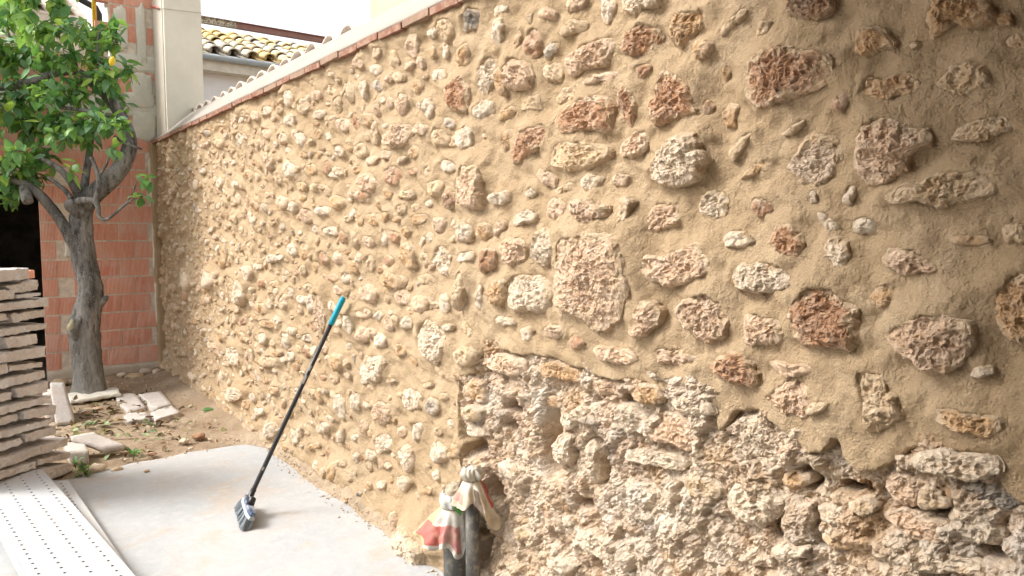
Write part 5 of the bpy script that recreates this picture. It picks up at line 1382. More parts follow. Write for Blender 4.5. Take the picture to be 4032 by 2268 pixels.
LEAF = N("lemon_leaf", 0.42, 0.45)
at = LEAF.attr()
cc_ = LEAF.mix(LEAF.ramp(LEAF.noise(60, 3), 0.4, 0.7, 0, 0.25), at, (0.02, 0.06, 0.02))
LEAF.col(cc_)
tr = LEAF.n("BsdfTranslucent"); trc = LEAF.mix(0.5, at, (0.25, 0.45, 0.05)); LEAF.l(trc, tr.inputs['Color'])
mx = LEAF.n("MixShader"); mx.inputs[0].default_value = 0.42
LEAF.l(LEAF.b.outputs[0], mx.inputs[1]); LEAF.l(tr.outputs[0], mx.inputs[2]); LEAF.l(mx.outputs[0], LEAF.t.nodes["Material Output"].inputs['Surface'])
LEAF.bump([(LEAF.noise(70, 3), 0.002)], 0.4)
LEAF = LEAF.m
def leaf_geo(seed):
    r = random.Random(seed)
    ts = np.linspace(0, 1, 7)
    wdt = np.array([0.04, 0.55, 0.92, 1.0, 0.80, 0.42, 0.03]) * 0.5 * r.uniform(0.46, 0.62)
    curl = r.uniform(-0.2, 0.85); fold = r.uniform(0.10, 0.6); wave = r.uniform(0.01, 0.09)
    V = []
    for t, w in zip(ts, wdt):
        y = t; z0 = -curl * t * t * 0.5
        for sx in (-1, 0, 1):
            V.append((sx * w, y, z0 + abs(sx) * w * fold + wave * sx * math.sin(t * 9)))
    return np.array(V), grid_faces(7, 3)
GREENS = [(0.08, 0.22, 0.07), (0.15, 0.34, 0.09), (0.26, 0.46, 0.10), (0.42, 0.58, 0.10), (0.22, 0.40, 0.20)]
geos = [leaf_geo(s) for s in range(6)]
lmesh = {}
for gi in range(6):
    for ci in range(5):
        V, F = geos[gi]
        me = mesh_np("leaf", V, F, np.tile(np.array(GREENS[ci])[None], (len(V), 1)))
        me.materials.append(LEAF)
        lmesh[gi, ci] = me
YG = mesh_np("leaf", geos[1][0], geos[1][1], np.tile(np.array([(0.42, 0.55, 0.05)]), (21, 1))); YG.materials.append(LEAF)

from mathutils import Matrix
lr = random.Random(21)
leaves, twigs = [], []
camp = np.array([-1.72, 0, 1.5])
def orient(d, up):
    d = np.array(d) / (np.linalg.norm(d) + 1e-9)
    z = np.array(up) - d * (np.array(up) @ d); z /= np.linalg.norm(z) + 1e-9
    x = np.cross(d, z)
    return np.stack([x, d, z], 1)
for ci, (cx_, cy_, cz_, cr_) in enumerate(CLUMPS):
    cy_ = min(cy_, 8.12)
    c = np.array([cx_, cy_, cz_])
    small = cr_ < 0.07
    ntw = 2 if small else max(5, int(120 * cr_ ** 1.6 * 1.65))
    for t in range(ntw):
        dv = np.array([lr.gauss(0, 1), lr.gauss(0, 0.9), lr.gauss(0.15, 0.8)]); dv /= np.linalg.norm(dv)
        st = c - dv * cr_ * lr.uniform(0.0, 0.5) + np.array([lr.gauss(0, .25), lr.gauss(0, .25), lr.gauss(0, .25)]) * cr_
        L = cr_ * lr.uniform(0.7, 1.25) if not small else cr_ * 1.4
        en = st + dv * L + np.array([0, 0, -0.12 * L])
        if en[1] > 8.40: en[1] = 8.40
        mid = (st + en) / 2 + np.array([lr.gauss(0, .02), lr.gauss(0, .02), 0.02])
        q = smooth_path([tuple(st), tuple(mid), tuple(en)], 3)
        twigs.append(tube_np(q, np.linspace(0.004, 0.0016, len(q)), 5) + (np.array((0.09, 0.12, 0.05)),))
        nl = max(4, int(L / 0.034))
        ph = lr.random() * 6
        for k in range(nl):
            f = (k + 0.6) / nl
            p = q[min(int(f * (len(q) - 1)), len(q) - 1)]
            ph += 2.4
            side = np.cross(dv, [math.cos(ph), math.sin(ph), 0.3]); side /= np.linalg.norm(side) + 1e-9
            d = dv * 0.45 + side * 0.9 + np.array([0, 0, -0.35 + lr.gauss(0, .3)])
            up = np.array([lr.gauss(0, .45), -0.45 + lr.gauss(0, .45), 1.0])
            ln = lr.uniform(0.080, 0.145) * (0.9 if small else 1)
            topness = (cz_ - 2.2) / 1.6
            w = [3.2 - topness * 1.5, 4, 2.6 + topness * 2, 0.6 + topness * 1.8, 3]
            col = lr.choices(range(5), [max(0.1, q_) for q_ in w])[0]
            young = (ci == 28 and k % 2 == 0)
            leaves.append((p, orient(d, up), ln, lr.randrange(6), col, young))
crown = obj("crown", None, None, tree)
crown.location = (0, 0, 2.6)
def seen_key(l):
    p = l[0]
    v = p - camp
    F_ = v @ np.array([0.604, 0.793, -0.076]); R_ = v @ np.array([0.796, -0.605, 0])
    inside = -0.72 < R_ / F_ < 0 and (v[2] / F_) < 0.40
    return (0 if inside else 5) + F_
leaves.sort(key=seen_key)
clo = np.array([-0.85, 7.52, 2.6])
for i, (p, M, ln, gi, ci_, young) in enumerate(leaves[:300]):
    o = bpy.data.objects.new("leaf", YG if young else lmesh[gi, ci_])
    COL.objects.link(o); o.parent = crown
    mt = Matrix.Identity(4)
    for a_ in range(3):
        for b_ in range(3): mt[a_][b_] = M[a_, b_] * ln
        mt[a_][3] = (p - clo)[a_]
    o.matrix_local = mt
items = []
for (p, M, ln, gi, ci_, young) in leaves[300:]:
    V, F = geos[gi]
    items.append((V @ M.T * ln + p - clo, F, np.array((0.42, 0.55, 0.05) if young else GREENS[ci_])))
V, F, C = join_np(items)
o = obj("leaf_mass", mesh_np("leaf_mass", V, F, C), LEAF, crown); tag(o, kind="stuff")
V, F, C = join_np(twigs)
o = obj("twigs", mesh_np("twigs", V - clo, F, C), mat_attr("twig_bark", 0.8, 0.2), crown); tag(o, kind="stuff")
LEM = mat_simple("lemon_peel", (0.78, 0.55, 0.03), 0.45, 0.4, 0.08, 12, 0.003, 120)
for p, r in (((-0.597, 7.227, 2.99), 0.034),):
    zz = np.linspace(-1, 1, 13); rr_ = np.sqrt(np.clip(1 - zz ** 2, 0, 1)) * 0.78; zz = zz * 1.15
    zz[0] -= 0.12; zz[-1] += 0.12; rr_[0] = rr_[-1] = 0.06
    V, F = tube_np([(p[0] + 0.25 * r * z_, p[1], p[2] + z_ * r) for z_ in zz], rr_ * r, 14)
    child(tree, "lemon", mesh_np("lemon", V, F), LEM)
print("leaves", len(leaves))

# ------------------------------------------------------------------ stack of rough slabs
SLABM = N("sawn_stone_slab", 0.95, 0.12)
c = SLABM.mix(SLABM.ramp(SLABM.noise(8, 5), 0.4, 0.62), SLABM.attr(), (0.57, 0.51, 0.465))
c = SLABM.mix(SLABM.ramp(SLABM.noise(30, 6, 0.7), 0.52, 0.7, 0, 0.5), c, (0.44, 0.34, 0.27))
c = SLABM.mix(SLABM.ramp(SLABM.noise(70, 4), 0.58, 0.68, 0, 0.55), c, (0.70, 0.65, 0.60))
SLABM.col(c); SLABM.bump([(SLABM.noise(160, 4), 0.003), (SLABM.noise(40, 6, 0.7), 0.012)], 0.8)
SLABM = SLABM.m
SO = np.array(STACK_ORIGIN); SD = np.array(STACK_DIR); SN = np.array([SD[1], -SD[0], 0.0])
ORD = "first second third fourth fifth sixth seventh eighth ninth tenth eleventh twelfth thirteenth fourteenth fifteenth sixteenth seventeenth eighteenth nineteenth".split()
lay = ["topmost short slab on the stack, right over the second course", "slab ending at the right under the topmost slab", "short slab at the left edge under the topmost slab", "thin slab edge below the second slab from the top", "long slab, fifth from the top of the stack",
 "cut left end piece beside a gap under the fifth slab", "block right of the gap under the fifth slab", "long pale slab in the seventh course of the stack", "sliver at the left edge beside the slant-ended brown block", "slant-ended brownish block under the long seventh-course slab", "long slab right below the slant-ended brown block",
 "left block level with the thin slab at mid stack", "thin slab right of a gap at mid stack", "long tilted slab under the thin mid-stack slab", "left block beside a gap, twelfth course of the stack", "right block beside a gap, twelfth course of the stack", "long slab in the thirteenth course of the stack",
 "left block in the fourteenth course of the stack", "right block in the fourteenth course of the stack", "long slab in the fifteenth course with a chipped face", "pinkish left block above the long slanting bottom slab", "right block just above the long slanting bottom slab", "long slanting slab near the bottom of the stack",
 "left slab below the slanting bottom slab", "rounded right slab below the slanting bottom slab", "lowest left slab of the stack by the metal plank", "lowest right slab of the stack resting on the ground"]
tops = {}
for i, q in enumerate(SLABS):
    q = [list(p) for p in q]
    for p in q:                       # carry on past the left frame edge where the slab is cut there
        if p[0] < -0.41: p[0] -= 0.24
    off = lr.uniform(-0.016, 0.014) + (0.02 if i >= 22 else 0)
    dep = lr.uniform(0.26, 0.34)
    (s0, z0), (s1, z1), (s2, z2), (s3, z3) = q    # left-top, right-top, right-bottom, left-bottom
    if i == 26: z2 = z3 = 0.004
    z0 -= 0.004; z1 -= 0.004; z2 += 0.003; z3 += 0.003
    f = lambda s, z, b: SO + SD * s + SN * (off - b) + np.array([0, 0, z])
    C8 = [f(s3, z3, 0), f(s2, z2, 0), f(s2, z2, dep), f(s3, z3, dep), f(s0, z0, 0), f(s1, z1, 0), f(s1, z1, dep), f(s0, z0, dep)]
    C8 = np.array(C8); C8[[2, 3, 6, 7], 2] = C8[[1, 0, 5, 4], 2]
    colr = lr.choice([(0.70, 0.66, 0.625), (0.72, 0.685, 0.655), (0.65, 0.60, 0.555), (0.75, 0.73, 0.71), (0.69, 0.635, 0.59)])
    if i < 8: colr = lr.choice([(0.62, 0.60, 0.57), (0.60, 0.575, 0.55)])
    L = max(abs(s1 - s0), 0.05)
    o = rough_block("stone_slab", C8, SLABM, None, (max(6, int(L / 0.010)), 6, 8), 0.012, 30, i + 1, 0.0025, False, colr)
    tag(o, "rough pale stone: " + lay[i], "stone slab", "rough stone slabs stacked at the left")
bk = [SO + SD * s - SN * b_ + np.array([0, 0, z]) for z in (1.229, 1.281) for s, b_ in ((-0.222, 0.05), (-0.125, 0.05), (-0.125, 0.27), (-0.222, 0.27))]
o = rough_block("hollow_brick", bk, BRK, None, (6, 6, 2), 0.003, 20, 3, 0.002, False)
tag(o, "thin orange hollow brick lying on top of the slab stack", "brick")

# ------------------------------------------------------------------ loose pavers, blocks and stones on the soil
def prism(name, poly, z0, z1, mat, col, seed, amp=0.006):
    """Irregular paver from an outline: chamfered, broken edges."""
    p = np.array(poly, float); c = p.mean(0)
    q = []
    for a, b in zip(p, np.roll(p, -1, 0)):
        for t in np.linspace(0, 1, 6, endpoint=False): q.append(a + (b - a) * t)
    q = np.array(q); n = len(q)
    q = q + amp * np.stack([fbm(np.c_[q * 14, np.full(n, seed)], 3), fbm(np.c_[q * 14 + 9, np.full(n, seed)], 3)], -1) * 1.5
    rings = [(1.0, z0), (1.0, z1 - 0.006), (0.985, z1), (0.7, z1), (0.35, z1), (0.01, z1)]
    V = np.concatenate([np.c_[c + (q - c) * s, np.full(n, z)] for s, z in rings])
    V[n:, 2] += 0.004 * fbm(V[n:] * 9 + seed, 3)
    ctr = np.array([c[0], c[1], z0])
    F = grid_faces(6, n, True)
    if ((p[:, 0] * np.roll(p[:, 1], -1) - np.roll(p[:, 0], -1) * p[:, 1]).sum()) < 0: F = F[:, ::-1]
    return obj(name, mesh_np(name, V - ctr, F, np.tile(np.array(col)[None], (len(V), 1))), mat, None, ctr)
pv = [([(-0.671, 7.344), (-0.519, 7.29), (-0.516, 7.087), (-0.543, 6.63), (-0.694, 6.543), (-0.703, 6.929)], "large cracked pale paver nearest the tree trunk"),
      ([(-0.500, 7.183), (-0.309, 7.213), (-0.349, 6.588), (-0.476, 6.521), (-0.525, 6.60), (-0.495, 6.854)], "large pale paver nearest the stone wall on the soil"),
      ([(-0.743, 6.42), (-0.688, 6.506), (-0.571, 6.449), (-0.592, 6.212), (-0.763, 6.192)], "small half-buried paver at the left of the paver group"),
      ([(-0.556, 6.377), (-0.356, 6.558), (-0.356, 6.253), (-0.568, 6.103)], "four-sided paver with a thick front edge on the soil")]
for i, (p, lab) in enumerate(pv):
    tag(prism("paver", p, -0.03, 0.040 + (0.006 if i % 2 else 0), SLABM, (0.50, 0.46, 0.41), i + 3), lab, "paver", "broken pavers on the soil")
def slab_pts(top, down):
    top = np.array(top, float); return np.concatenate([top - np.array(down), top])
o = rough_block("paving_slab", slab_pts([(-1.023, 5.394, .075), (-0.886, 5.402, .07), (-1.054, 5.631, .14), (-1.201, 5.556, .155)], (0, 0, 0.042)), SLABM, None, (8, 8, 2), 0.004, 10, 4, 0.004, True, (0.48, 0.44, 0.39))
tag(o, "pale slab tilted up on a block beside the slab stack", "slab")
o = rough_block("stone_block", slab_pts([(-1.225, 5.37, .10), (-1.118, 5.30, .10), (-1.118, 5.56, .10), (-1.235, 5.63, .10)], (0, 0, 0.10)), SLABM, None, (8, 8, 5), 0.003, 10, 6, 0.004, True, (0.48, 0.42, 0.35))
tag(o, "squared stone block under the tilted slab at the foot of the stack", "stone block")
o = rough_block("leaning_slab", [(-1.205, 6.46, 0.02), (-1.077, 6.45, 0.02), (-1.06, 6.53, 0.02), (-1.19, 6.54, 0.02), (-1.212, 6.715, 0.31), (-1.116, 6.705, 0.30), (-1.10, 6.775, 0.30), (-1.20, 6.785, 0.31)], SLABM, None, (8, 3, 10), 0.004, 9, 8, 0.004, True, (0.47, 0.44, 0.41))
tag(o, "tall pale slab leaning back between the stack and the tree", "slab")
o = rough_block("stone_block", [(-1.25, 6.62, 0.0), (-1.09, 6.62, 0), (-1.09, 6.9, 0), (-1.25, 6.9, 0), (-1.25, 6.70, 0.24), (-1.09, 6.70, 0.24), (-1.09, 6.88, 0.24), (-1.25, 6.88, 0.24)], SLABM, None, (6, 6, 6), 0.01, 8, 9, 0.01, True, (0.5, 0.42, 0.34))
tag(o, "stone block propping the leaning slab from behind", "stone block")
o = rough_block("concrete_kerb", slab_pts([(-1.03, 7.15, 0.068), (-0.64, 7.17, 0.072), (-0.62, 7.50, 0.075), (-1.05, 7.48, 0.07)], (0, 0, 0.035)), CEMENT, None, (26, 14, 2), 0.022, 16, 12, 0.002)
tag(o, "rough concrete ledge at the foot of the tree trunk", "concrete ledge")
def rock(name, p, r, col, seed, lab, flat=0.65, sub=12):
    th = np.linspace(0, np.pi, sub); V = []
    n = sub * 2
    a = np.linspace(0, 2 * np.pi, n, endpoint=False)
    T, A = np.meshgrid(th, a, indexing='ij')
    V = np.stack([np.sin(T) * np.cos(A), np.sin(T) * np.sin(A), np.cos(T)], -1).reshape(-1, 3)
    rr = random.Random(seed)
    V = V * (1 + 0.45 * fbm(V * 1.6 + seed * 3.3, 3) + 0.06 * fbm(V * 6 + seed, 2))[:, None] * np.array([rr.uniform(.8, 1.3), rr.uniform(.8, 1.3), flat]) * r
    V[:, 2] += -V[:, 2].min() - 0.12 * r
    o = obj(name, mesh_np(name, V, grid_faces(sub, n, True)[:, ::-1], np.tile(np.array(col)[None], (len(V), 1))), STONE, None, p)
    o.rotation_euler[2] = rr.uniform(0, 6)
    return tag(o, lab, "stone", "loose stones on the ground")
RK = [((-0.963, 6.80, 0.0), 0.062, 'W', "whitish stone in the hollow under the tree's concrete ledge"),
      ((-1.02, 8.15, 0.02), 0.075, 'B', "beige stone between slab stack and brick wall"), ((-0.93, 8.2, 0.02), 0.045, 'W', "white lump beside the beige stone near the brick wall"),
      ((-1.115, 5.12, 0.0), 0.052, 'W', "smooth pale stone beside the green weed at the concrete edge"), ((-0.811, 5.24, 0.01), 0.026, 'W', "small white stone of a pair at the concrete's far edge"),
      ((-0.765, 5.25, 0.01), 0.024, 'R', "small reddish stone of a pair at the concrete's far edge"), ((-0.92, 5.24, 0.01), 0.014, 'W', "tiny white pebble beside the small weed"),
      ((-0.861, 4.895, 0.012), 0.015, 'B', "lone pebble lying on the concrete"), ((-0.519, 5.42, 0.01), 0.032, 'W', "flat white chip on the soil before the stone wall"),
      ((-0.408, 5.482, 0.01), 0.042, 'R', "reddish broken tile chip near the stone wall"), ((-0.455, 8.30, 0.02), 0.045, 'W', "white stone at the foot of the brick wall"),
      ((-0.23, 8.33, 0.02), 0.06, 'G', "grey rubble lump in the far wall corner"), ((-0.14, 8.25, 0.02), 0.05, 'W', "pale crumpled lump in the far wall corner"),
      ((-0.522, 5.23, 0.01), 0.018, 'W', "thin pale chip at the concrete's edge before the wall"), ((-0.875, 6.855, 0.01), 0.035, 'P', "pinkish stone beside the whitish one under the tree ledge"),
      ((-1.0, 5.05, 0.0), 0.03, 'B', "beige stone against the concrete's edge near the weed"), ((-0.35, 8.28, 0.0), 0.09, 'B', "flat earthy lump between the stones at the brick wall")]
for i, (p, r, cd, lab) in enumerate(RK): rock("loose_stone", p, r, PAL[cd], i + 3, lab, 0.55 if i != 16 else 0.3)

# dry leaves and weeds
def weed(p, n, ln, cols, lab, seed):
    r = random.Random(seed); its = []
    e = empty("weed", p)
    tag(e, lab, "weed", "weeds at the concrete edge")
    for k in range(n):
        a = r.uniform(0, 6.28); el = r.uniform(0.2, 1.1)
        d = (math.cos(a) * math.cos(el), math.sin(a) * math.cos(el), math.sin(el))
        M = orient(d, (0, 0, 1)); V, F = geos[k % 6]
        hgt = r.uniform(0, 0.05)
        its.append((V @ M.T * ln * r.uniform(.6, 1.1) + np.array([d[0] * 0.02, d[1] * 0.02, hgt]), F, np.array(r.choice(cols))))
    V, F, C = join_np(its); obj("leaves", mesh_np("leaves", V, F, C), LEAF, e)
    its = [tube_np([(0, 0, -0.01), (r.uniform(-.02, .02), r.uniform(-.02, .02), 0.05)], [0.003, 0.002], 5) + (np.array((0.1, 0.15, 0.05)),) for k in range(4)]
    V, F, C = join_np(its); obj("stem", mesh_np("stem", V, F, C), LEAF, e)
gr = [(0.10, 0.26, 0.06), (0.06, 0.17, 0.06), (0.2, 0.34, 0.07)]
weed((-0.877, 5.24, 0.01), 12, 0.055, gr, "small dark green weed at the far edge of the concrete", 1)
weed((-1.171, 5.057, 0.01), 16, 0.06, gr + [(0.3, 0.42, 0.12)], "bright green weed by the slab stack and the metal plank", 2)
weed((-1.20, 5.286, 0.01), 8, 0.05, [(0.2, 0.34, 0.2)], "greyish green weed at the foot of the square stone block", 3)
dl = random.Random(4)
spots = [(-0.646, 5.766), (-0.196, 6.24), (-0.98, 6.35), (-0.60, 6.02)]
names = ["bluish green fallen leaf on the soil between pavers and concrete", "green fallen leaf on the soil beside the stone wall", "long green fallen leaf before the leaning slab", "green fallen leaf under the thick paver edge"]
for (x, y), lab in zip(spots, names):
    M = orient((dl.gauss(0, 1), dl.gauss(0, 1), 0.05), (dl.gauss(0, .3), dl.gauss(0, .3), 1)); V, F = geos[dl.randrange(6)]
    o = obj("fallen_leaf", mesh_np("fallen_leaf", V @ M.T * 0.11, F, np.tile(np.array([(0.14, 0.32, 0.20)]), (len(V), 1))), LEAF, None, (x, y, 0.035))
    tag(o, lab, "leaf", "fallen green leaves on the soil")
its = []
DRY = mat_attr("dry_leaf", 0.8, 0.15)
for k in range(230):
    x = dl.gauss(-0.85, 0.28); y = dl.gauss(6.25, 0.62)
    if y < 5.25 or x > -0.1: continue
    M = orient((dl.gauss(0, 1), dl.gauss(0, 1), dl.gauss(0, .3)), (dl.gauss(0, .5), dl.gauss(0, .5), 1)); V, F = geos[dl.randrange(6)]
    its.append((V @ M.T * dl.uniform(0.035, 0.085) + np.array([x, y, 0.03 + dl.uniform(0, 0.015)]), F, np.array(dl.choice([(0.16, 0.10, 0.05), (0.30, 0.21, 0.11), (0.22, 0.20, 0.08), (0.40, 0.34, 0.22), (0.10, 0.07, 0.04), (0.25, 0.30, 0.15)]))))
V, F, C = join_np(its)
tag(obj("dry_leaf_litter", mesh_np("dry_leaf_litter", V, F, C), DRY), "brown dry leaf litter on the soil around the pavers", "leaf litter", kind="stuff")

# ------------------------------------------------------------------ scaffold planks
m = N("galvanised_dusty_steel", 0.6, 0.4)
c = m.mix(m.ramp(m.noise(3, 5, dist=0.5), 0.4, 0.62), (0.50, 0.51, 0.515), (0.56, 0.525, 0.485))
c = m.mix(m.ramp(m.noise(45, 5, 0.7), 0.56, 0.70, 0, 0.45), c, (0.38, 0.35, 0.31))
m.col(c); m.b.inputs['Metallic'].default_value = 0.15
m.bump([(m.noise(80, 4), 0.0015)], 0.4)
GALV = m.m
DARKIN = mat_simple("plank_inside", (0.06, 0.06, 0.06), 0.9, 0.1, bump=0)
def plank(far_r, near_r, width, length, zt, thick, lab):
    fr_, nr_ = np.array(far_r), np.array(near_r)
    d = nr_ - fr_; d /= np.linalg.norm(d)
    lft = np.array([d[1], -d[0]])
    if lft[0] > 0: lft = -lft
    e = empty("scaffold_plank", (fr_[0], fr_[1], zt - thick))
    tag(e, lab, "scaffold plank", "perforated scaffold planks")
    nc = 4; pw = width / nc; pl_ = 0.062; nr = int(length / pl_)
    rh_ = 0.0075; V, F = [], []
    a8 = np.linspace(0, 2 * np.pi, 8, endpoint=False) + np.pi / 8
    cc = np.array([(1, 1), (-1, 1), (-1, -1), (1, -1)])
    for i in range(nr):
        for j in range(nc):
            u0 = (i + 0.5) * pl_; v0 = (j + 0.5) * pw
            b = len(V)
            for q in range(8):
                V.append((u0 + math.cos(a8[q]) * rh_ * 1.35, v0 + math.sin(a8[q]) * rh_, 0))
            sqr = [(pl_ / 2, pw * .207), (pl_ * .207, pw / 2), (-pl_ * .207, pw / 2), (-pl_ / 2, pw * .207), (-pl_ / 2, -pw * .207), (-pl_ * .207, -pw / 2), (pl_ * .207, -pw / 2), (pl_ / 2, -pw * .207)]
            for q in range(8): V.append((u0 + sqr[q][0], v0 + sqr[q][1], 0))
            cor = [(pl_ / 2, pw / 2), (-pl_ / 2, pw / 2), (-pl_ / 2, -pw / 2), (pl_ / 2, -pw / 2)]
            for q in range(4): V.append((u0 + cor[q][0], v0 + cor[q][1], 0))
            for q in range(8): F.append((b + q, b + 8 + q, b + 8 + (q + 1) % 8, b + (q + 1) % 8))
            for q, (s1, s2) in enumerate(((0, 1), (2, 3), (4, 5), (6, 7))): F.append((b + 8 + s1, b + 16 + q, b + 8 + s2, b + 8 + s2))
            # pressed rim of the hole
            for q in range(8): V.append((u0 + math.cos(a8[q]) * rh_ * 1.25, v0 + math.sin(a8[q]) * rh_ * .92, -0.008))
            for q in range(8): F.append((b + q, b + (q + 1) % 8, b + 20 + (q + 1) % 8, b + 20 + q))
    V = np.array(V)
    F4 = [f for f in F if len(set(f)) == 4]; F3 = [f[:3] for f in F if len(set(f)) == 3]
    W3 = np.c_[V[:, 0:1] * d + V[:, 1:2] * lft, V[:, 2] + thick]
    W3[:, 2] += 0.0015 * fbm(np.c_[W3[:, :2] * 6, W3[:, 2] * 0], 2)
    Ls = nr * pl_
    obj("deck", mesh_np("deck", W3, [np.array(F4)[:, ::-1], np.array(F3)[:, ::-1]], None, False), GALV, e)
    def sidebox(u0, u1, v0, v1, z0, z1):
        C = np.array([[u * d[0] + v * lft[0], u * d[1] + v * lft[1], z] for z in (z0, z1) for u, v in ((u0, v0), (u1, v0), (u1, v1), (u0, v1))])
        return C, box_np((0, 0, 0), (1, 1, 1))[1], None
    for nm, args in (("side_rail", (0, Ls, width + 0.0005, width + 0.0025, 0, thick - 0.001)), ("side_rail", (0, Ls, -0.0025, -0.0005, 0, thick - 0.001)), ("end_plate", (-0.003, -0.0005, 0, width, 0, thick - 0.001)), ("end_plate", (Ls + 0.0005, Ls + 0.003, 0, width, 0, thick - 0.001))):
        V_, F_, _ = sidebox(*args); obj(nm, mesh_np(nm, V_, F_, None, False), GALV, e)
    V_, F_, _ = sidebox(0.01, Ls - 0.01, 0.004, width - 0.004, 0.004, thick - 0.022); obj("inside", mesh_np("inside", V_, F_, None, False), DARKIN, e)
    V_, F_, _ = sidebox(-0.03, 0.0, width * 0.02, width * 0.2, thick - 0.02, thick - 0.004); obj("hook", mesh_np("hook", V_, F_, None, False), GALV, e)
plank((-1.399, 4.971), (-1.255, 3.515), 0.32, 3.0, 0.118, 0.056, "perforated steel scaffold plank lying uppermost at the lower left")
plank((-1.285, 4.849), (-1.206, 3.326), 0.32, 3.0, 0.061, 0.048, "perforated steel scaffold plank lying underneath, showing one row of holes")

# ------------------------------------------------------------------ broom leaning on the wall
br = empty("broom", (-0.60, 3.79, 0.012))
tag(br, "broom with black pole and turquoise grip leaning against the stone wall", "broom")
b0 = np.array([-0.572, 3.80, 0.098]); b1 = np.array([-0.066, 3.695, 1.150])
dr = (b1 - b0); LB = np.linalg.norm(dr); dr /= LB
BLK = mat_simple("black_pole", (0.018, 0.019, 0.022), 0.35, 0.5, 0.2, 30, 0.0006, 40, stretch=(1, 1, 0.1), col2=(0.05, 0.05, 0.055), lo=0.6, hi=0.75)
TEAL = mat_simple("turquoise_grip", (0.0, 0.30, 0.40), 0.45, 0.4, 0.06, 20, 0.0008, 200)
V, F = tube_np([b0 - dr * 0.015, b0, b0 + dr * 0.5 * LB, b0 + dr * (LB - 0.15)], [0.0125, 0.0125, 0.012, 0.012], 16); child(br, "pole", mesh_np("pole", V, F), BLK)
gp = [b0 + dr * (LB - t) for t in (0.165, 0.16, 0.08, 0.02, 0.004, -0.002)]
V, F = tube_np(gp, [0.0135, 0.0165, 0.0160, 0.0170, 0.0150, 0.004], 18)
grip = child(br, "grip", mesh_np("grip", V, F), TEAL)
side = np.cross(dr, [0, 0, 1.0]); side /= np.linalg.norm(side); fr2 = np.cross(side, dr)
camd = camp - gp[3]; camd -= dr * (camd @ dr); camd /= np.linalg.norm(camd)
hp = gp[3] + camd * 0.0148
a = np.linspace(0, 2 * np.pi, 16, endpoint=False); sd = np.cross(camd, dr)
V = np.concatenate([[hp + camd * 0.0022 + dr * 0.013 * math.cos(q) + sd * 0.0055 * math.sin(q) for q in a], [hp - camd * 0.004 + dr * 0.013 * math.cos(q) + sd * 0.0055 * math.sin(q) for q in a], [hp + camd * 0.0022]])
F = [grid_faces(2, 16, True), np.stack([np.full(16, 32), np.arange(16), (np.arange(16) + 1) % 16], -1)]
o = obj("hanging_hole", mesh_np("hanging_hole", V, F), mat_simple("hole_shade", (0.0, 0.12, 0.16), 0.6, 0.2, bump=0), grip); o.location = -np.array(br.location)
# dried plaster marks on the pole
for t, l_ in ((0.585, 0.05), (0.64, 0.03), (0.15, 0.02)):
    p = b0 + dr * LB * t + camd * 0.0118
    V, F = rough_hexa([p + dr * a_ * l_ + sd * b_ * 0.005 + camd * c_ * 0.0022 for c_ in (0, 1) for a_, b_ in ((-.5, -1), (.5, -1), (.5, 1), (-.5, 1))], (6, 3, 1), 0.002, 60, 3, 0.0005)
    child(br, "plaster_splash", mesh_np("plaster_splash", V, F), mat_simple("dried_plaster", (0.36, 0.33, 0.28)))
# head: block running towards the camera, bristles fanning down and to the left
hc = np.array([-0.590, 3.75, 0.073]); hd = np.array([-0.10, -0.99, -0.02]); hd /= np.linalg.norm(hd)
hd = np.array([-0.19, -0.97, -0.03]); hd /= np.linalg.norm(hd)
hu = np.array([0.42, -0.05, 0.90]); hu -= hd * (hu @ hd); hu /= np.linalg.norm(hu); hs_ = np.cross(hd, hu)
BLUE = mat_simple("dusty_blue_plastic", (0.055, 0.085, 0.15), 0.6, 0.3, 0.1, 25, 0.001, 60, col2=(0.38, 0.40, 0.43), lo=0.42, hi=0.62)
GREYP = mat_simple("dusty_grey_edge", (0.42, 0.44, 0.46), 0.7, 0.3, 0.1)
us = np.linspace(-1, 1, 17); items = []
def ringblock(hw_, h0, h1, Lh, name, mat):
    V = []
    for u in us:
        w_ = hw_ * (1 - 0.45 * abs(u) ** 6) 
        for a_, b_ in ((-1, h0), (-1, (h0 + h1) / 2), (-0.8, h1), (0.8, h1), (1, (h0 + h1) / 2), (1, h0)):
            V.append(hc + hd * u * Lh + hs_ * a_ * w_ + hu * b_)
    V = np.array(V); F = grid_faces(17, 6, True)
    cap = [np.array([(0, 1, 2, 3), (0, 3, 4, 5)]), np.array([(0, 1, 2, 3), (0, 3, 4, 5)])[:, ::-1] + 16 * 6]
    child(br, name, mesh_np(name, V, [F] + cap, None, False), mat)
ringblock(0.024, -0.012, 0.004, 0.145, "head_rim", GREYP)
ringblock(0.020, 0.0045, 0.022, 0.135, "head_block", BLUE)
V, F = tube_np([hc + hu * 0.015, hc + hu * 0.035 + dr * 0.01, b0 + dr * 0.012, b0 + dr * 0.06], [0.022, 0.019, 0.0165, 0.0150], 16); child(br, "socket", mesh_np("socket", V, F), BLK)
its = []
brr = random.Random(8)
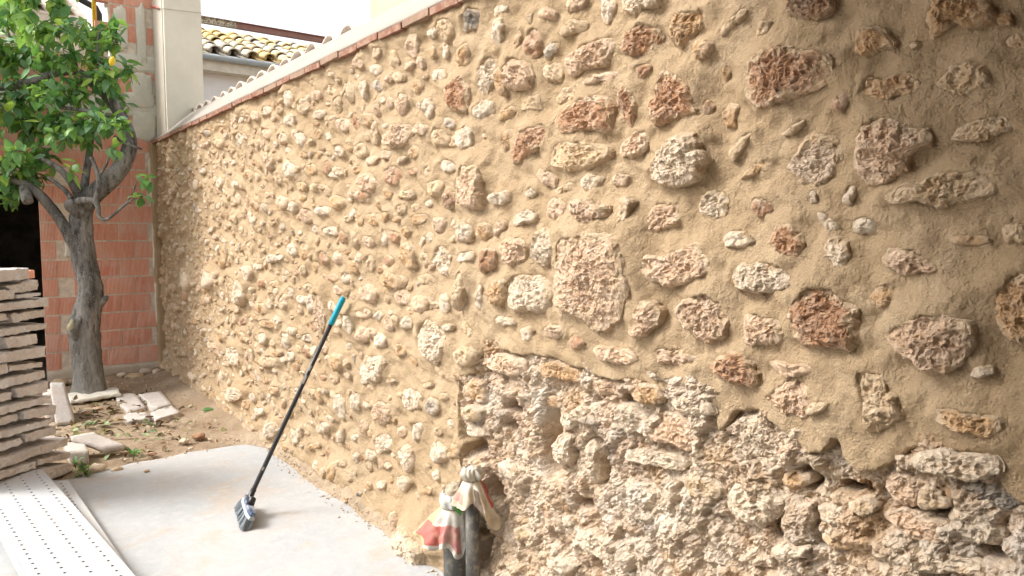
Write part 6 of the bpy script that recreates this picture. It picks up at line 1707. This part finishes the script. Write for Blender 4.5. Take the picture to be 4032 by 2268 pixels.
for k in range(1100):
    u = brr.uniform(-1, 1); w_ = brr.uniform(-1, 1)
    p = hc + hd * u * 0.138 + hs_ * w_ * 0.022 - hu * 0.010
    q = p - hu * brr.uniform(0.046, 0.056) + hs_ * (w_ * 0.007 + brr.gauss(0, .003)) + hd * (u * 0.018 + brr.gauss(0, .004)) + np.array([-0.006, 0, 0])
    q[2] = max(q[2], 0.0145)
    t = np.cross(q - p, [brr.gauss(0, 1), brr.gauss(0, 1), brr.gauss(0, 1)]); t /= np.linalg.norm(t) + 1e-9
    t2 = np.cross(q - p, t); t2 /= np.linalg.norm(t2) + 1e-9
    r0, r1 = 0.0021, 0.0014
    V = np.array([p + t * r0, p - t * r0 * .5 + t2 * r0, p - t * r0 * .5 - t2 * r0, q + t * r1, q - t * r1 * .5 + t2 * r1, q - t * r1 * .5 - t2 * r1])
    F = np.array([(0, 1, 4, 3), (1, 2, 5, 4), (2, 0, 3, 5)])
    g_ = brr.uniform(0.8, 1.2)
    its.append((V, F, np.array((0.27 * g_, 0.30 * g_, 0.32 * g_))))
V, F, C = join_np(its)
tag(child(br, "bristles", mesh_np("bristles", V, F, C, False), mat_attr("dusty_bristle", 0.8, 0.2)), kind="stuff")

# ------------------------------------------------------------------ two capped pipes at the foot of the wall
m = N("old_grey_pvc", 0.65, 0.35)
c = m.mix(m.ramp(m.noise(9, 5, stretch=(1, 1, 0.25)), 0.35, 0.65), (0.045, 0.046, 0.048), (0.16, 0.155, 0.14))
c = m.mix(m.ramp(m.noise(22, 6, 0.7), 0.50, 0.64, 0, 0.75), c, (0.30, 0.265, 0.21))
c = m.mix(m.ramp(m.noise(70, 4), 0.64, 0.72, 0, 0.6), c, (0.42, 0.38, 0.30))
m.col(c); m.bump([(m.noise(60, 4), 0.001)], 0.5)
PVC = m.m
TAPE = N("dirty_tape", 0.65, 0.3)
tc = TAPE.mix(TAPE.ramp(TAPE.noise(18, 5), 0.46, 0.68, 0, 0.55), TAPE.attr(), (0.42, 0.34, 0.22))
TAPE.col(tc)
t_ = TAPE.n("BsdfTranslucent"); TAPE.l(tc, t_.inputs['Color']); mx = TAPE.n("MixShader"); mx.inputs[0].default_value = 0.2
TAPE.l(TAPE.b.outputs[0], mx.inputs[1]); TAPE.l(t_.outputs[0], mx.inputs[2]); TAPE.l(mx.outputs[0], TAPE.t.nodes["Material Output"].inputs['Surface'])
TAPE.bump([(TAPE.noise(90, 4), 0.0015)], 0.5); TAPE = TAPE.m
TM = mat_simple("crumbled_mortar", (0.44, 0.37, 0.27), 0.97, 0.05, 0.15, 40, 0.012, 90)
def pipe_thing(base, r, ztop, name, lab):
    e = empty(name, (base[0], base[1], 0))
    tag(e, lab, "pipe", "capped drain pipes at the foot of the wall")
    V, F = tube_np([(0, 0, -0.02), (0, 0, ztop * .5), (0, 0, ztop)], [r] * 3, 32); obj("pipe", mesh_np("pipe", V, F), PVC, e)
    return e
def skirt(e, r0, z0, length, flare, npl, colf, seed, name="tape_skirt", lenf=None, a0=0, a1=2 * math.pi, dirx=None):
    nu, nv = 220, 60
    U = np.linspace(a0, a1, nu); Vv = np.linspace(0, 1, nv)
    P, C = [], []
    for v in Vv:
        for u in U:
            pl_ = math.sin(npl * u + 1.3 * math.sin(u * 2 + seed)) * 0.5 + 0.3 * math.sin(npl * 2.3 * u + seed * 2)
            fl = flare(u)
            rad = r0 + 0.0022 + fl * v ** 0.9 * (1 + 0.55 * pl_) + 0.003 * v * pl_
            ln = lenf(u) * length
            P.append((math.cos(u) * rad, math.sin(u) * rad, z0 - v * ln))
            C.append(colf(u, v))
    P = np.array(P); C = np.array(C)
    k = np.repeat(Vv, nu)[:, None]
    P = P + np.stack([fbm(P * 22 + seed + s, 2) for s in (0, 9, 18)], -1) * 0.014 * k
    o = obj(name, mesh_np(name, P, grid_faces(nv, nu), C), TAPE, e)
    sm = o.modifiers.new("s", 'SOLIDIFY'); sm.thickness = 0.0012
    return o
# angles: the camera sees the pipes from direction (-0.52,-0.85): about 238 degrees
VA = math.atan2(-2.4, -1.6)
RED, OFFW, CRM, YEL2 = (0.60, 0.17, 0.14), (0.72, 0.68, 0.60), (0.66, 0.57, 0.43), (0.60, 0.48, 0.26)
big = pipe_thing((-0.105, 2.515), 0.054, 0.40, "drain_pipe", "thick grey drain pipe capped with red and white tape")
def dA(u): return (u - VA + math.pi) % (2 * math.pi) - math.pi
def colbig(u, v):
    w = dA(u) 
    if 0.42 - 0.10 * w < v < 0.80 + 0.12 * w and -1.35 < w < 0.55: return np.array(RED) * (1.0 if w < -0.35 else 1.0)
    if w < -0.9: return np.array(YEL2)
    return np.array(OFFW if v < 0.9 else CRM)
# seen from the camera, left is +y: angle decreases from VA towards -y? keep the flare to the camera's left
LEFT = math.atan2(0.60, -0.79)
def near(u, a, w): return math.exp(-(((u - a + math.pi) % (2 * math.pi) - math.pi) / w) ** 2)
def hash01(u, s): return 0.5 + 0.5 * math.sin(u * 5.1 + s) * math.cos(u * 3.3 + s * 2)
def colbig2(u, v):
    l_ = (u - VA + math.pi) % (2 * math.pi) - math.pi      # negative = camera's left
    if -1.5 < l_ < 0.25 and 0.34 - 0.18 * l_ * 0.5 < v < 0.86 - 0.05 * l_: return np.array(RED) * 0.95 if l_ < -0.55 else np.array((0.68, 0.32, 0.29))
    if l_ < -1.1: return np.array(YEL2)
    return np.array(OFFW)
skirt(big, 0.056, 0.352, 0.20, lambda u: 0.022 + 0.078 * near(u, VA - 1.15, 0.8), 5, colbig2, 2.0, lenf=lambda u: 0.55 + 0.45 * near(u, VA + 0.15, 0.45) + 0.25 * near(u, VA - 0.9, 0.4))
# collar and tie
def collar(e, r, z0, z1, bulge, col, seed, name="tape_collar"):
    nu, nv = 64, 12
    P = []
    for v in np.linspace(0, 1, nv):
        for u in np.linspace(0, 2 * math.pi, nu, endpoint=False):
            rad = r + 0.003 + bulge * math.sin(math.pi * v) * (1 + 0.5 * math.sin(7 * u + seed + 3 * v)) + 0.004 * math.sin(13 * u + 4 * v)
            P.append((math.cos(u) * rad, math.sin(u) * rad, z0 + (z1 - z0) * v))
    P = np.array(P); P = P + 0.006 * np.stack([fbm(P * 40 + s + seed, 2) for s in (0, 5, 11)], -1)
    return obj(name, mesh_np(name, P, grid_faces(nv, nu, True), np.tile(np.array(col)[None], (len(P), 1))), TAPE, e)
collar(big, 0.053, 0.348, 0.412, 0.010, (0.62, 0.62, 0.58), 1.0)
a = np.linspace(0, 2 * np.pi, 33)
V, F = tube_np(np.stack([np.cos(a) * 0.0615, np.sin(a) * 0.0615, 0.351 + 0.003 * np.sin(a * 2)], -1), [0.0026] * 33, 6); obj("tie_string", mesh_np("tie_string", V, F), mat_simple("tie_string_mat", (0.25, 0.2, 0.13), bump=0), big)
def mound(e, r, z0, hgt, seed, name, mat):
    th = np.linspace(0, 2 * np.pi, 40, endpoint=False); Vs = []
    for s in np.linspace(1, 0.02, 14):
        rr = r * s; Vs.append(np.stack([np.cos(th) * rr, np.sin(th) * rr, np.full(40, z0 + hgt * (1 - s ** 2.2))], -1))
    V = np.concatenate(Vs); V = V + np.stack([fbm(V * 35 + s + seed, 3) for s in (0, 7, 14)], -1) * 0.014
    return obj(name, mesh_np(name, V, grid_faces(14, 40, True)), mat, e)
mound(big, 0.057, 0.395, 0.055, 3, "mortar_heap", TM)
sml = pipe_thing((-0.115, 2.375), 0.0285, 0.53, "drain_pipe", "thin grey drain pipe capped with cream tape")
def colsm(u, v):
    l_ = (u - VA + math.pi) % (2 * math.pi) - math.pi
    if 0.10 < l_ < 0.42 and v > 0.30: return np.array((0.15, 0.105, 0.075))
    if l_ > 1.0 and v < 0.55: return np.array((0.50, 0.10, 0.10))
    if l_ < -0.6 and 0.5 < v < 0.8: return np.array((0.62, 0.30, 0.24))
    return np.array((0.70, 0.63, 0.52)) if v < 0.35 else np.array(CRM)
skirt(sml, 0.030, 0.505, 0.165, lambda u: 0.042 + 0.030 * near(u, VA + 1.0, 0.8), 4, colsm, 5.0, lenf=lambda u: 0.62 + 0.50 * near(u, VA + 0.95, 0.4) - 0.15 * near(u, VA, 0.3))
collar(sml, 0.028, 0.502, 0.555, 0.014, (0.56, 0.52, 0.44), 4.0, "tape_cap")
mound(sml, 0.036, 0.535, 0.030, 9, "cap_top", mat_simple("crumpled_cap", (0.55, 0.50, 0.41), 0.9, 0.1, 0.1, 40, 0.006, 60))
a = np.linspace(0, 2 * np.pi, 25)
V, F = tube_np(np.stack([np.cos(a) * 0.036, np.sin(a) * 0.036, 0.506 + 0.002 * np.sin(a * 3)], -1), [0.002] * 25, 6); obj("tie_string", mesh_np("tie_string", V, F), mat_simple("tie_string_mat2", (0.25, 0.2, 0.13), bump=0), sml)
M = orient((-0.2, -0.6, -0.4), (-.5, -.8, .4)); V, F = geos[2]
tag(obj("fallen_leaf", mesh_np("fallen_leaf", V @ M.T * 0.055, F, np.tile(np.array([(0.06, 0.25, 0.05)]), (21, 1))), LEAF, None, (-0.155, 2.43, 0.405)), "small green leaf caught between the two taped pipes", "leaf")

# ------------------------------------------------------------------ unseen roof and walls, added to darken the near end of the wall
WOODC = mat_simple("added_roof_and_walls", (0.42, 0.33, 0.24), 0.9, 0.1)
o = box("added_shade_roof", (-5.5, -4.0, 2.78), (0.28, 1.5, 2.95), WOODC); tag(o, "unseen roof added to darken the near end of the stone wall", kind="structure")  # unseen; its edge is placed to set how far the shade reaches
o = box("added_end_wall", (-5.5, -4.2, 0.0), (0.28, -4.0, 2.95), WOODC); tag(o, "unseen end wall added behind the camera under the shading roof", kind="structure")  # unseen, closes the added shading enclosure at the back
o = box("added_light_block_wall", (-3.7, -4.0, 0.0), (-3.5, 1.6, 2.78), WOODC); tag(o, "unseen side wall added to block light from the left", kind="structure")  # unseen, added to cut frontal sky light and leave it raking
